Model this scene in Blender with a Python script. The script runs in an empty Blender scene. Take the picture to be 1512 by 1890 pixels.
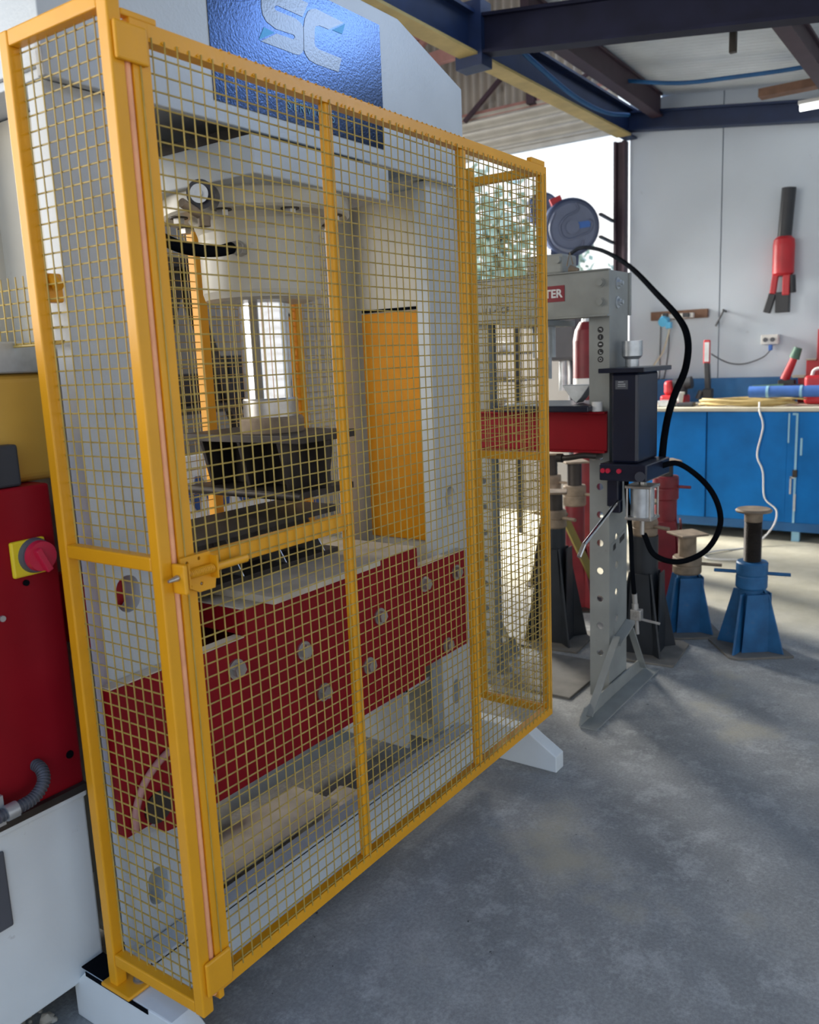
import bpy, bmesh, math, random
from mathutils import Vector, Matrix
random.seed(7)
S = bpy.context.scene
COL = S.collection
PI = math.pi
# ------------------------------------------------------------------ camera
cam = bpy.data.cameras.new('camera'); camo = bpy.data.objects.new('camera', cam); COL.objects.link(camo)
R_ = Vector((0.568089, -0.821918, -0.041538)); U_ = Vector((0.169827, 0.067694, 0.983146)); F_ = Vector((0.805254, 0.565569, -0.178041))
camo.matrix_world = Matrix(((R_.x, U_.x, -F_.x, -1.04762), (R_.y, U_.y, -F_.y, -1.34233), (R_.z, U_.z, -F_.z, 1.62087), (0, 0, 0, 1)))
cam.sensor_fit = 'HORIZONTAL'; cam.sensor_width = 36.0; cam.lens = 36.0*1561.5576/1512
cam.clip_start = 0.05; cam.clip_end = 200
cam.dof.use_dof = True; cam.dof.focus_distance = 2.5; cam.dof.aperture_fstop = 4.5
S.camera = camo
# ------------------------------------------------------------------ world, lamps, exposure
S.view_settings.view_transform = 'Standard'; S.view_settings.look = 'None'; S.view_settings.gamma = 1.0
S.view_settings.use_curve_mapping = False; S.view_settings.exposure = 0.0
W = bpy.data.worlds.new('world'); S.world = W; W.use_nodes = True
wn = W.node_tree; wn.nodes.clear()
wo = wn.nodes.new('ShaderNodeOutputWorld'); wb = wn.nodes.new('ShaderNodeBackground')
tc = wn.nodes.new('ShaderNodeTexCoord'); sx = wn.nodes.new('ShaderNodeSeparateXYZ'); rp = wn.nodes.new('ShaderNodeValToRGB')
wn.links.new(tc.outputs['Generated'], sx.inputs[0]); wn.links.new(sx.outputs['Z'], rp.inputs[0]); wn.links.new(rp.outputs[0], wb.inputs[0]); wn.links.new(wb.outputs[0], wo.inputs[0])
el = rp.color_ramp.elements
el[0].position = 0.13; el[0].color = (1.0, 1.0, 1.0, 1)
el[1].position = 0.6; el[1].color = (0.33, 0.56, 1.0, 1)
e = el.new(0.27); e.color = (0.80, 0.90, 1.0, 1)
wb.inputs[1].default_value = 1.4

def area(name, loc, target, sx_, sy_, power, color, spread=PI):
    l = bpy.data.lights.new(name, 'AREA'); l.shape = 'RECTANGLE'; l.size = sx_; l.size_y = sy_; l.energy = power; l.color = color; l.spread = spread
    o = bpy.data.objects.new(name, l); COL.objects.link(o); o.location = loc
    o.rotation_euler = (Vector(target)-Vector(loc)).to_track_quat('-Z', 'Y').to_euler()
    return o
# daylight through the wide door behind the press on the left
area('left_door_daylight', (-3.2, 3.2, 2.4), (0.8, 0.2, 1.0), 3.5, 3.0, 130, (1.0, 0.95, 0.87))
area('added_rear_fill', (0.3, 4.05, 2.5), (0.8, 0.4, 0.3), 2.2, 1.8, 120, (1.0, 0.95, 0.86))  # fill lamp added inside the left wall to brighten the press deck
# sky-blue lamp added in the roof gap to mirror in the press name panel
area('panel_highlight_lamp', (3.95, -2.2, 3.95), (0.95, 0.3, 2.5), 1.0, 0.42, 3.6, (0.42, 0.62, 1.0), math.radians(60))
area('side_door_daylight', (6.45, 4.5, 2.5), (5.5, -0.2, 0.0), 1.4, 1.8, 230, (1.0, 0.96, 0.88), math.radians(75))

# ------------------------------------------------------------------ materials
MATS = {}
def mat(name, col, rough=0.5, metal=0.0, var=0.12, scale=6.0, dirt=0.0, dirtcol=(0.08, 0.06, 0.045), dscale=9.0, bump=0.0, bscale=60.0, spec=0.5, emit=0.0, coat=0.0):
    m = bpy.data.materials.new(name); m.use_nodes = True; nt = m.node_tree; N = nt.nodes; L = nt.links
    b = N['Principled BSDF']; b.inputs['Roughness'].default_value = rough; b.inputs['Metallic'].default_value = metal
    b.inputs['Specular IOR Level'].default_value = spec; b.inputs['Coat Weight'].default_value = coat
    t = N.new('ShaderNodeTexCoord')
    n = N.new('ShaderNodeTexNoise'); n.inputs['Scale'].default_value = scale; n.inputs['Detail'].default_value = 6; L.new(t.outputs['Object'], n.inputs['Vector'])
    r = N.new('ShaderNodeValToRGB'); L.new(n.outputs[0], r.inputs[0])
    c = Vector(col)
    r.color_ramp.elements[0].position = 0.3; r.color_ramp.elements[0].color = (*(c*(1-var)), 1)
    r.color_ramp.elements[1].position = 0.7; r.color_ramp.elements[1].color = (*[min(1, x) for x in c*(1+var*0.6)], 1)
    out = r.outputs[0]
    if dirt > 0:
        n2 = N.new('ShaderNodeTexNoise'); n2.inputs['Scale'].default_value = dscale; n2.inputs['Detail'].default_value = 9; n2.inputs['Roughness'].default_value = 0.68; L.new(t.outputs['Object'], n2.inputs['Vector'])
        r2 = N.new('ShaderNodeValToRGB'); L.new(n2.outputs[0], r2.inputs[0])
        r2.color_ramp.elements[0].position = 0.70-0.25*dirt; r2.color_ramp.elements[0].color = (0, 0, 0, 1)
        r2.color_ramp.elements[1].position = 0.86-0.1*dirt; r2.color_ramp.elements[1].color = (1, 1, 1, 1)
        mx = N.new('ShaderNodeMixRGB'); L.new(r2.outputs[0], mx.inputs[0]); L.new(out, mx.inputs[1]); mx.inputs[2].default_value = (*dirtcol, 1)
        out = mx.outputs[0]
    L.new(out, b.inputs['Base Color'])
    if emit > 0:
        L.new(out, b.inputs['Emission Color']); b.inputs['Emission Strength'].default_value = emit
    if bump > 0:
        n3 = N.new('ShaderNodeTexNoise'); n3.inputs['Scale'].default_value = bscale; n3.inputs['Detail'].default_value = 3; L.new(t.outputs['Object'], n3.inputs['Vector'])
        bp = N.new('ShaderNodeBump'); bp.inputs['Strength'].default_value = bump; bp.inputs['Distance'].default_value = 0.004; L.new(n3.outputs[0], bp.inputs['Height']); L.new(bp.outputs[0], b.inputs['Normal'])
    MATS[name] = m
    return m
YEL = mat('yellow_enamel', (0.80, 0.36, 0.008), 0.38, var=0.08, dirt=0.06, dirtcol=(0.45, 0.19, 0.02), bump=0.12, bscale=40)
YELD = mat('yellow_wire_enamel', (0.46, 0.32, 0.07), 0.40, var=0.25, scale=14)
ORG = mat('orange_lit_gap_face', (0.95, 0.42, 0.20), 0.5, var=0.15, scale=18)  # pinkish light on the door gap's inner face, put into the colour
ORP = mat('orange_panel_enamel', (0.62, 0.24, 0.0), 0.5, var=0.10, spec=0.2, dirt=0.1, dirtcol=(0.25, 0.09, 0.01), dscale=14)
WHT = mat('white_enamel', (0.52, 0.56, 0.58), 0.38, var=0.06, dirt=0.10, dirtcol=(0.16, 0.15, 0.14), dscale=11, bump=0.15, bscale=120)
WHTL = mat('white_enamel_lit', (0.74, 0.78, 0.78), 0.45, var=0.06, scale=4, dirt=0.10, dirtcol=(0.20, 0.18, 0.16), dscale=16, bump=0.15, bscale=50)  # lit copy of the white enamel, stronger daylight put into the colour
WHTW = mat('white_enamel_warm_lit', (0.54, 0.51, 0.43), 0.36, var=0.08, dirt=0.12, dirtcol=(0.16, 0.12, 0.08), dscale=10)  # same white press paint, with warm light on it put into the colour
DUST = mat('dusty_cream_steel', (0.60, 0.54, 0.44), 0.75, var=0.25, scale=9, dirt=0.3, dirtcol=(0.14, 0.11, 0.08), dscale=14)
RED = mat('red_enamel', (0.26, 0.003, 0.010), 0.50, var=0.12, spec=0.22, dirt=0.04, dirtcol=(0.14, 0.004, 0.008))
REDB = mat('bright_red_enamel', (0.52, 0.02, 0.03), 0.45, var=0.15)
GRYP = mat('grey_press_enamel', (0.30, 0.31, 0.29), 0.5, var=0.14, scale=8, spec=0.3, dirt=0.26, dirtcol=(0.10, 0.085, 0.07), dscale=12)
BLK = mat('black_rubber', (0.006, 0.007, 0.009), 0.8, var=0.3, spec=0.0)
BLKS = mat('black_gloss_steel', (0.010, 0.013, 0.030), 0.28, var=0.3)
DKST = mat('dark_mill_steel', (0.055, 0.046, 0.040), 0.5, metal=0.5, var=0.4, scale=10, dirt=0.2, dirtcol=(0.13, 0.10, 0.075))
STL = mat('bare_steel', (0.52, 0.50, 0.47), 0.38, metal=0.9, var=0.25, scale=14, dirt=0.15, dirtcol=(0.16, 0.12, 0.09))
CHR = mat('chrome', (0.82, 0.83, 0.85), 0.09, metal=1.0, var=0.03)
GALV = mat('galvanised_steel', (0.55, 0.58, 0.60), 0.42, metal=0.7, var=0.2, scale=20)
NAVY = mat('navy_panel_film', (0.026, 0.040, 0.075), 0.19, metal=0.92, var=0.1, bump=0.10, bscale=170)
LOGO = mat('silver_logo_film', (0.24, 0.28, 0.35), 0.24, metal=0.0, spec=0.45, var=0.05, bump=0.10, bscale=170)
LOGB = mat('sky_blue_logo_film', (0.08, 0.48, 0.95), 0.4, spec=0.3, var=0.05)
CYAN = mat('blue_letter_film', (0.14, 0.40, 0.55), 0.4, var=0.05)
BLUE = mat('blue_bench_enamel', (0.002, 0.16, 0.50), 0.5, var=0.25, spec=0.2, scale=3, dirt=0.12, dirtcol=(0.10, 0.22, 0.34), dscale=5)
BLUD = mat('dark_blue_enamel', (0.006, 0.10, 0.28), 0.5, var=0.2)
BLUL = mat('pale_blue_paint', (0.30, 0.56, 0.72), 0.5)
STDB = mat('worn_shaded_blue_stand_enamel', (0.016, 0.125, 0.30), 0.5, var=0.35, scale=9, dirt=0.4, dirtcol=(0.16, 0.14, 0.12), dscale=9)
STDR = mat('worn_shaded_red_stand_enamel', (0.17, 0.010, 0.016), 0.5, var=0.3, scale=9, dirt=0.2, dirtcol=(0.16, 0.10, 0.09))  # stand red and blue darkened to carry the shade around them
STDK = mat('worn_black_stand_enamel', (0.014, 0.018, 0.024), 0.5, var=0.3, scale=9, dirt=0.2, dirtcol=(0.07, 0.065, 0.06))
RUST = mat('rusty_tan_steel', (0.30, 0.23, 0.16), 0.7, metal=0.3, var=0.4, scale=14, dirt=0.3, dirtcol=(0.10, 0.07, 0.05))
TANST = mat('tan_plate_steel', (0.19, 0.175, 0.15), 0.7, var=0.25, scale=10, dirt=0.25, dirtcol=(0.12, 0.10, 0.08))
NVST = mat('navy_beam_enamel', (0.010, 0.026, 0.085), 0.5, var=0.25)
PLUM = mat('plum_beam_enamel', (0.055, 0.030, 0.045), 0.55, var=0.25, dirt=0.1)
INK = mat('ink_blue_beam_enamel', (0.010, 0.011, 0.030), 0.6, var=0.3, spec=0.2, dirt=0.10, dirtcol=(0.07, 0.035, 0.035), dscale=4)
PINK = mat('pink_oxide_primer', (0.48, 0.24, 0.21), 0.6, var=0.2)
GOLD = mat('ochre_flange_paint', (0.55, 0.42, 0.16), 0.6, var=0.2)
WALL = mat('white_wall_board', (0.60, 0.67, 0.75), 0.7, var=0.07, scale=1.2, dirt=0.16, dirtcol=(0.26, 0.27, 0.28), dscale=7)
CORR = mat('corrugated_cladding', (0.46, 0.42, 0.37), 0.55, var=0.15, scale=2)
ROOF = mat('corrugated_roof_sheet', (0.68, 0.75, 0.82), 0.55, var=0.18, scale=1.5, dirt=0.15, dirtcol=(0.25, 0.24, 0.24), dscale=3)
ROLL = mat('roller_door_steel', (0.66, 0.63, 0.56), 0.45, var=0.12)
GRYW = mat('grey_wall_cladding', (0.26, 0.245, 0.23), 0.7, var=0.15, scale=1.5)
TIMB = mat('brown_timber', (0.20, 0.105, 0.065), 0.7, var=0.3, scale=12)
CRMT = mat('cream_timber', (0.62, 0.58, 0.46), 0.7, var=0.15)
WPLA = mat('white_plastic', (0.74, 0.73, 0.70), 0.45, var=0.05)
BPLA = mat('blue_plastic', (0.10, 0.48, 0.80), 0.4, var=0.05)
DPLA = mat('black_plastic', (0.030, 0.033, 0.040), 0.5, var=0.2)
GPLA = mat('grey_plastic', (0.085, 0.09, 0.105), 0.5, var=0.1)
REEL = mat('dark_blue_reel_plastic', (0.040, 0.060, 0.130), 0.42, var=0.1)
REEL2 = mat('blue_grey_reel_plastic', (0.12, 0.15, 0.24), 0.42, var=0.1)
GREEN = mat('green_plastic', (0.07, 0.17, 0.12), 0.5, var=0.2)
BLUF = mat('blue_fabric', (0.06, 0.17, 0.52), 0.8, var=0.25)
YELC = mat('straw_cable_rubber', (0.55, 0.42, 0.18), 0.6, var=0.2)
OCHR = mat('ochre_tank_enamel', (0.62, 0.36, 0.06), 0.38, var=0.15, scale=3, dirt=0.05, dirtcol=(0.40, 0.22, 0.04))
ISOY = mat('yellow_plastic', (0.80, 0.60, 0.02), 0.4, var=0.05)
ISOR = mat('red_plastic', (0.55, 0.015, 0.05), 0.38, var=0.05)
OLIVE = mat('olive_yellow_enamel', (0.26, 0.19, 0.015), 0.5, var=0.2)
TUBE = mat('lit_fluorescent_tube', (0.95, 1.0, 1.0), 0.4, var=0.0, emit=3.5)
LEAF = mat('sunlit_foliage', (0.66, 0.76, 0.58), 0.7, var=0.5, scale=3)  # both leaf colours paled to carry the strong outdoor sun
LEAF2 = mat('sunlit_foliage_yellow_green', (0.80, 0.82, 0.58), 0.7, var=0.5, scale=3)
BARK = mat('bark', (0.16, 0.12, 0.09), 0.9, var=0.3)
GRND = mat('pale_yard_gravel', (0.55, 0.53, 0.48), 0.9, var=0.2)
BADG = mat('dark_red_badge', (0.22, 0.008, 0.02), 0.4, var=0.05)
WLET = mat('white_lettering', (0.70, 0.70, 0.70), 0.5, var=0.0)
BLET = mat('blue_lettering', (0.015, 0.06, 0.22), 0.5, var=0.0)
KLET = mat('black_lettering', (0.02, 0.02, 0.02), 0.6, var=0.0)

# painted concrete floor: grey coat, pale worn streaks, cream bare patches, dark specks
def floor_mat():
    m = bpy.data.materials.new('painted_concrete'); m.use_nodes = True; nt = m.node_tree; N = nt.nodes; L = nt.links
    b = N['Principled BSDF']; t = N.new('ShaderNodeTexCoord')
    def noise(sc, det=6, ro=0.6):
        n = N.new('ShaderNodeTexNoise'); n.inputs['Scale'].default_value = sc; n.inputs['Detail'].default_value = det; n.inputs['Roughness'].default_value = ro
        L.new(t.outputs['Object'], n.inputs['Vector']); return n
    def ramp(src, a, bb, ca, cb):
        r = N.new('ShaderNodeValToRGB'); L.new(src, r.inputs[0]); r.color_ramp.elements[0].position = a; r.color_ramp.elements[1].position = bb
        r.color_ramp.elements[0].color = (*ca, 1); r.color_ramp.elements[1].color = (*cb, 1); return r.outputs[0]
    def mix(f, a, c):
        x = N.new('ShaderNodeMixRGB'); L.new(f, x.inputs[0]); L.new(a, x.inputs[1])
        if isinstance(c, tuple): x.inputs[2].default_value = (*c, 1)
        else: L.new(c, x.inputs[2])
        return x.outputs[0]
    base = ramp(noise(2.2, 8).outputs[0], 0.3, 0.72, (0.24, 0.245, 0.24), (0.43, 0.43, 0.41))
    worn = ramp(noise(6, 12, 0.8).outputs[0], 0.50, 0.62, (0, 0, 0), (0.8, 0.8, 0.8))
    c = mix(worn, base, (0.52, 0.52, 0.50))
    grit = ramp(noise(90, 4, 0.7).outputs[0], 0.35, 0.65, (0.72, 0.72, 0.72), (1.0, 1.0, 1.0))
    mm = N.new('ShaderNodeMixRGB'); mm.blend_type = 'MULTIPLY'; mm.inputs[0].default_value = 1.0; L.new(c, mm.inputs[1]); L.new(grit, mm.inputs[2]); c = mm.outputs[0]
    pat = ramp(noise(1.1, 7, 0.62).outputs[0], 0.60, 0.70, (0, 0, 0), (0.7, 0.7, 0.7))
    c = mix(pat, c, (0.40, 0.36, 0.26))
    # sunlit floor beyond the axle stands, its warm light painted in as cream
    sp = N.new('ShaderNodeSeparateXYZ'); L.new(t.outputs['Object'], sp.inputs[0])
    wob = noise(1.5, 5); ad = N.new('ShaderNodeMath'); ad.operation = 'ADD'; L.new(sp.outputs['X'], ad.inputs[0]); L.new(wob.outputs[0], ad.inputs[1])
    dv = N.new('ShaderNodeMath'); dv.operation = 'DIVIDE'; L.new(ad.outputs[0], dv.inputs[0]); dv.inputs[1].default_value = 10
    ap = ramp(dv.outputs[0], 0.43, 0.49, (0, 0, 0), (1, 1, 1))
    crm = ramp(noise(2.5, 8, 0.7).outputs[0], 0.3, 0.7, (0.40, 0.37, 0.27), (0.62, 0.58, 0.46))
    c = mix(ap, c, crm)
    spk = ramp(noise(26, 3, 0.5).outputs[0], 0.735, 0.75, (0, 0, 0), (0.85, 0.85, 0.85))
    c = mix(spk, c, (0.03, 0.03, 0.03))
    L.new(c, b.inputs['Base Color'])
    L.new(ramp(noise(7).outputs[0], 0.3, 0.7, (0.48, 0.48, 0.48), (0.8, 0.8, 0.8)), b.inputs['Roughness'])
    bp = N.new('ShaderNodeBump'); bp.inputs['Strength'].default_value = 0.25; bp.inputs['Distance'].default_value = 0.003; L.new(noise(40, 5).outputs[0], bp.inputs['Height']); L.new(bp.outputs[0], b.inputs['Normal'])
    return m
FLR = floor_mat()

# ------------------------------------------------------------------ geometry helpers
V = Vector
class G:
    """collects boxes, bars, tubes, plates and links them as ONE mesh object"""
    def __init__(s): s.v = []; s.f = []; s.sm = []
    def add(s, vs, fs, smooth=False):
        o = len(s.v); s.v += [V(a) for a in vs]
        for f in fs: s.f.append([o+i for i in f]); s.sm.append(smooth)
        return s
    def box(s, x0, x1, y0, y1, z0, z1):
        s.add([(x0,y0,z0),(x1,y0,z0),(x1,y1,z0),(x0,y1,z0),(x0,y0,z1),(x1,y0,z1),(x1,y1,z1),(x0,y1,z1)],
              [(0,3,2,1),(4,5,6,7),(0,1,5,4),(1,2,6,5),(2,3,7,6),(3,0,4,7)]); return s
    def bar(s, a, b, w, h, up=(0,0,1)):
        a, b = V(a), V(b); d = (b-a).normalized(); up = V(up)
        if abs(d.dot(up)) > 0.98: up = V((0,1,0))
        r = d.cross(up).normalized(); u = r.cross(d)
        r *= w/2; u *= h/2
        q = [a-r-u, a+r-u, a+r+u, a-r+u, b-r-u, b+r-u, b+r+u, b-r+u]
        s.add(q, [(0,3,2,1),(4,5,6,7),(0,1,5,4),(1,2,6,5),(2,3,7,6),(3,0,4,7)][::1]); return s
    def cyl(s, a, b, r0, r1=None, n=20, caps=True):
        a, b = V(a), V(b); r1 = r0 if r1 is None else r1; d = (b-a).normalized()
        x = d.orthogonal().normalized(); y = d.cross(x)
        ring = [(math.cos(2*PI*i/n), math.sin(2*PI*i/n)) for i in range(n)]
        vs = [a+(x*c+y*q)*r0 for c, q in ring]+[b+(x*c+y*q)*r1 for c, q in ring]
        s.add(vs, [(i, (i+1) % n, n+(i+1) % n, n+i) for i in range(n)], n > 6)
        if caps:
            s.add(vs[:n], [tuple(reversed(range(n)))]); s.add(vs[n:], [tuple(range(n))])
        return s
    def tube(s, pts, r, n=8, closed=False, caps=True):
        pts = [V(p) for p in pts]; m = len(pts); rings = []
        up = None
        for i, p in enumerate(pts):
            t = ((pts[(i+1) % m] if closed or i < m-1 else p)-(pts[i-1] if closed or i > 0 else p)).normalized()
            if up is None: x = t.orthogonal().normalized()
            else: x = (up-t*up.dot(t)).normalized()
            up = x; y = t.cross(x)
            rings.append([p+(x*math.cos(2*PI*k/n)+y*math.sin(2*PI*k/n))*r for k in range(n)])
        vs = [q for R in rings for q in R]; fs = []
        for i in range(m if closed else m-1):
            j = (i+1) % m
            for k in range(n): fs.append((i*n+k, i*n+(k+1) % n, j*n+(k+1) % n, j*n+k))
        s.add(vs, fs, True)
        if caps and not closed:
            s.add(rings[0], [tuple(reversed(range(n)))]); s.add(rings[-1], [tuple(range(n))])
        return s
    def lathe(s, c, prof, n=28, axis=(0,0,1)):
        c = V(c); a = V(axis).normalized(); x = a.orthogonal().normalized(); y = a.cross(x)
        for (r0, h0), (r1, h1) in zip(prof[:-1], prof[1:]):
            v = []
            for r, h in ((r0, h0), (r1, h1)):
                v += [c+a*h+(x*math.cos(2*PI*i/n)+y*math.sin(2*PI*i/n))*r for i in range(n)]
            s.add(v, [(i, (i+1) % n, n+(i+1) % n, n+i) for i in range(n)], True)
        return s
    def prism(s, poly, o, u, v, t):
        """polygon in the (u,v) plane at o, extruded t along u x v"""
        o, u, v = V(o), V(u), V(v); w = u.cross(v).normalized()
        b = [o+u*p[0]+v*p[1] for p in poly]; n = len(b)
        s.add(b+[q+w*t for q in b], [tuple(reversed(range(n))), tuple(range(n, 2*n))]+[(i, (i+1) % n, n+(i+1) % n, n+i) for i in range(n)]); return s
    def curve(s, outer, holes, o, u, v, t):
        """flat outline with holes, filled and given thickness t along u x v (built with a 2D curve)"""
        o, u, v = V(o), V(u), V(v); w = u.cross(v).normalized()
        c = bpy.data.curves.new('c', 'CURVE'); c.dimensions = '2D'; c.fill_mode = 'BOTH'; c.extrude = abs(t)/2
        for P in [outer]+holes:
            sp = c.splines.new('POLY'); sp.points.add(len(P)-1); sp.use_cyclic_u = True
            for i, q in enumerate(P): sp.points[i].co = (q[0], q[1], 0, 1)
        return s._take(c, o, u, v, w, t)
    def text(s, body, size, o, u, v, t=0.0008, align='CENTER', shear=0.0, bold=0.0, space=1.0):
        o, u, v = V(o), V(u), V(v); w = u.cross(v).normalized()
        c = bpy.data.curves.new('t', 'FONT'); c.body = body; c.size = size; c.align_x = align; c.extrude = t/2; c.shear = shear; c.offset = bold; c.space_character = space
        return s._take(c, o, u, v, w, t)
    def _take(s, c, o, u, v, w, t):
        ob = bpy.data.objects.new('tmp', c); COL.objects.link(ob)
        dg = bpy.context.evaluated_depsgraph_get(); me = bpy.data.meshes.new_from_object(ob.evaluated_get(dg))
        s.add([o+u*q.co.x+v*q.co.y+w*(q.co.z+t/2) for q in me.vertices], [tuple(p.vertices) for p in me.polygons])
        bpy.data.objects.remove(ob); bpy.data.meshes.remove(me); bpy.data.curves.remove(c) if c.__class__.__name__ != 'x' else None
        return s
    def build(s, name, m, parent=None, bevel=0.0, label=None, seg=2):
        off = V((0,0,0)); p = parent
        while p is not None: off = off+p.location; p = p.parent
        me = bpy.data.meshes.new(name); me.from_pydata([tuple(q-off) for q in s.v], [], s.f)
        for p_, k in zip(me.polygons, s.sm): p_.use_smooth = k
        me.materials.append(m); me.update()
        bm = bmesh.new(); bm.from_mesh(me); bmesh.ops.recalc_face_normals(bm, faces=bm.faces); bm.to_mesh(me); bm.free()
        o = bpy.data.objects.new(name, me); COL.objects.link(o); o.parent = parent
        if bevel:
            b = o.modifiers.new('bevel', 'BEVEL'); b.width = bevel; b.segments = seg; b.limit_method = 'ANGLE'; b.angle_limit = math.radians(40)
        if label: o['label'] = label
        return o
def circ(x, y, r, n=20, ry=None):
    ry = ry or r
    return [(x+r*math.cos(2*PI*i/n), y+ry*math.sin(2*PI*i/n)) for i in range(n)]
def slot(x, z, r, h, n=10):
    return [(x+r*math.cos(a), z+h+r*math.sin(a)) for a in [PI*i/n for i in range(n+1)]]+[(x-r*math.cos(a), z-h-r*math.sin(a)) for a in [PI*i/n for i in range(n+1)]]
def rect(x0, z0, x1, z1): return [(x0,z0),(x1,z0),(x1,z1),(x0,z1)]
def thing(name, label, cat, loc=(0,0,0), group=None):
    o = bpy.data.objects.new(name, None); COL.objects.link(o); o.location = loc; o.empty_display_size = 0.1
    o['label'] = label; o['category'] = cat
    if group: o['group'] = group
    return o
def tag(o, label, cat, group=None, kind=None):
    o['label'] = label; o['category'] = cat
    if group: o['group'] = group
    if kind: o['kind'] = kind
    return o
def struct(o): o['kind'] = 'structure'; return o
def smooth_path(pts, k=8):
    """Catmull-Rom through points"""
    P = [V(p) for p in pts]; P = [P[0]*2-P[1]]+P+[P[-1]*2-P[-2]]; out = []
    for i in range(1, len(P)-2):
        a, b, c, d = P[i-1], P[i], P[i+1], P[i+2]
        for j in range(k):
            t = j/k
            out.append(0.5*((2*b)+(c-a)*t+(2*a-5*b+4*c-d)*t*t+(3*b-a-3*c+d)*t**3))
    out.append(P[-2]); return out
X, Y, Z = V((1,0,0)), V((0,1,0)), V((0,0,1))

# ================================================================== THE ROOM
g = G().box(-6, 9, -7, 6, -0.12, 0.0); struct(g.build('floor', FLR))
g = G().box(7.9, 40, -10, 30, -0.16, -0.04); struct(g.build('ground', GRND))
# back wall: white boards right of the column, corrugated cladding over the roller door to the left
g = G().box(7.22, 7.32, 0.865, 1.72, 0, 3.9).box(7.22, 7.32, -4.5, 0.855, 0, 3.95).box(7.26, 7.30, 0.85, 0.87, 0, 3.75); struct(g.build('wall_back', WALL))
def corrug(axis_u, axis_v, o, w, h, pitch, amp, n_per=8):
    n = int(w/pitch*n_per); vs = []; fs = []; nrm = V(axis_u).cross(V(axis_v)).normalized()
    for i in range(n+1):
        a = w*i/n; d = amp*math.sin(2*PI*a/pitch)
        for b in (0, h): vs.append(V(o)+V(axis_u)*a+V(axis_v)*b+nrm*d)
    for i in range(n): fs.append((2*i, 2*i+2, 2*i+3, 2*i+1))
    return vs, fs
g = G(); v, f = corrug(Y, Z, (7.34, 1.6, 4.06), 4.2, 2.2, 0.095, 0.036); g.add(v, f, True); o = g.build('wall_upper', CORR); struct(o)
# roller door curtain, partly lowered: corrugations run along y
g = G(); v, f = corrug(Z, Y, (7.24, 1.86, 3.70), 0.42, 3.4, 0.105, 0.046); g.add(v, f, True); g.box(7.19, 7.25, 1.86, 5.2, 3.66, 3.70); struct(g.build('door_1', ROLL))
g = G().box(7.28, 7.36, 1.7, 5.6, 4.08, 4.16); struct(g.build('trim_1', PINK))
g = G().box(7.2, 7.28, 2.72, 2.80, 4.10, 5.6); struct(g.build('trim_2', PLUM))
# left wall far behind the press, with a door opening near the back corner
g = G().box(-1.2, 5.7, 4.2, 4.3, 0, 5.2).box(5.7, 7.3, 4.2, 4.3, 3.9, 5.2); struct(g.build('wall_left', GRYW))
# column and steel roof frame
def ibeam(g, a, b, depth, wid, tf=0.02, tw=0.012):
    a, b = V(a), V(b); d = (b-a).normalized(); r = d.cross(Z).normalized(); u = r.cross(d)
    g.bar(a+u*(depth/2-tf/2), b+u*(depth/2-tf/2), wid, tf); g.bar(a-u*(depth/2-tf/2), b-u*(depth/2-tf/2), wid, tf); g.bar(a, b, tw, depth-tf*1.5); return g
g = G().box(7.10, 7.20, 1.73, 1.755, 0, 3.56).box(7.10, 7.20, 1.815, 1.84, 0, 3.56).box(7.14, 7.16, 1.74, 1.83, 0, 3.56); struct(g.build('trim_3', PLUM))
g = G(); ibeam(g, (0.8, 1.70, 3.72), (7.2, 1.70, 3.70), 0.26, 0.11); o = g.build('trim_4', NVST); struct(o)
g = G().box(0.8, 7.0, 1.63, 1.77, 3.566, 3.584); struct(g.build('trim_5', GOLD))
g = G(); ibeam(g, (7.12, 1.72, 3.72), (7.12, -3.0, 3.12), 0.17, 0.10); struct(g.build('trim_6', NVST))
g = G(); ibeam(g, (4.25, 1.66, 3.70), (4.25, -3.0, 3.08), 0.24, 0.12, tw=0.05); struct(g.build('trim_7', INK))
g = G(); ibeam(g, (4.25, 1.32, 3.78), (7.10, 1.42, 3.80), 0.20, 0.10, tw=0.06); struct(g.build('trim_8', PLUM))
g = G(); ibeam(g, (4.25, -0.14, 3.52), (7.10, -0.10, 3.58), 0.16, 0.10, tw=0.06); struct(g.build('trim_9', PLUM))
g = G().box(4.18, 4.32, 1.60, 1.80, 3.50, 3.90); struct(g.build('trim_10', NVST))
g = G().box(6.3, 6.42, 0.36, -1.6, 3.50, 3.56); struct(g.build('trim_11', TIMB))
# ceiling of the right bay: corrugated sheet sloping down towards -y, and the higher left bay roof
g = G(); sl = V((0, -1, -0.125)).normalized(); v, f = corrug(X, sl, (3.7, 1.44, 3.93), 3.6, 2.75, 0.076, 0.012, 6); g.add(v, f, True); v, f = corrug(X, sl, (4.8, -1.29, 3.588), 2.5, 2.2, 0.076, 0.012, 6); g.add(v, f, True); struct(g.build('ceiling', ROOF))
g = G(); v, f = corrug(X, V((0, 1, 0.18)).normalized(), (2.4, 1.5, 5.25), 5.0, 3.6, 0.15, 0.02, 6); g.add(v, f, True); struct(g.build('ceiling_left', GRYW))
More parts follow.
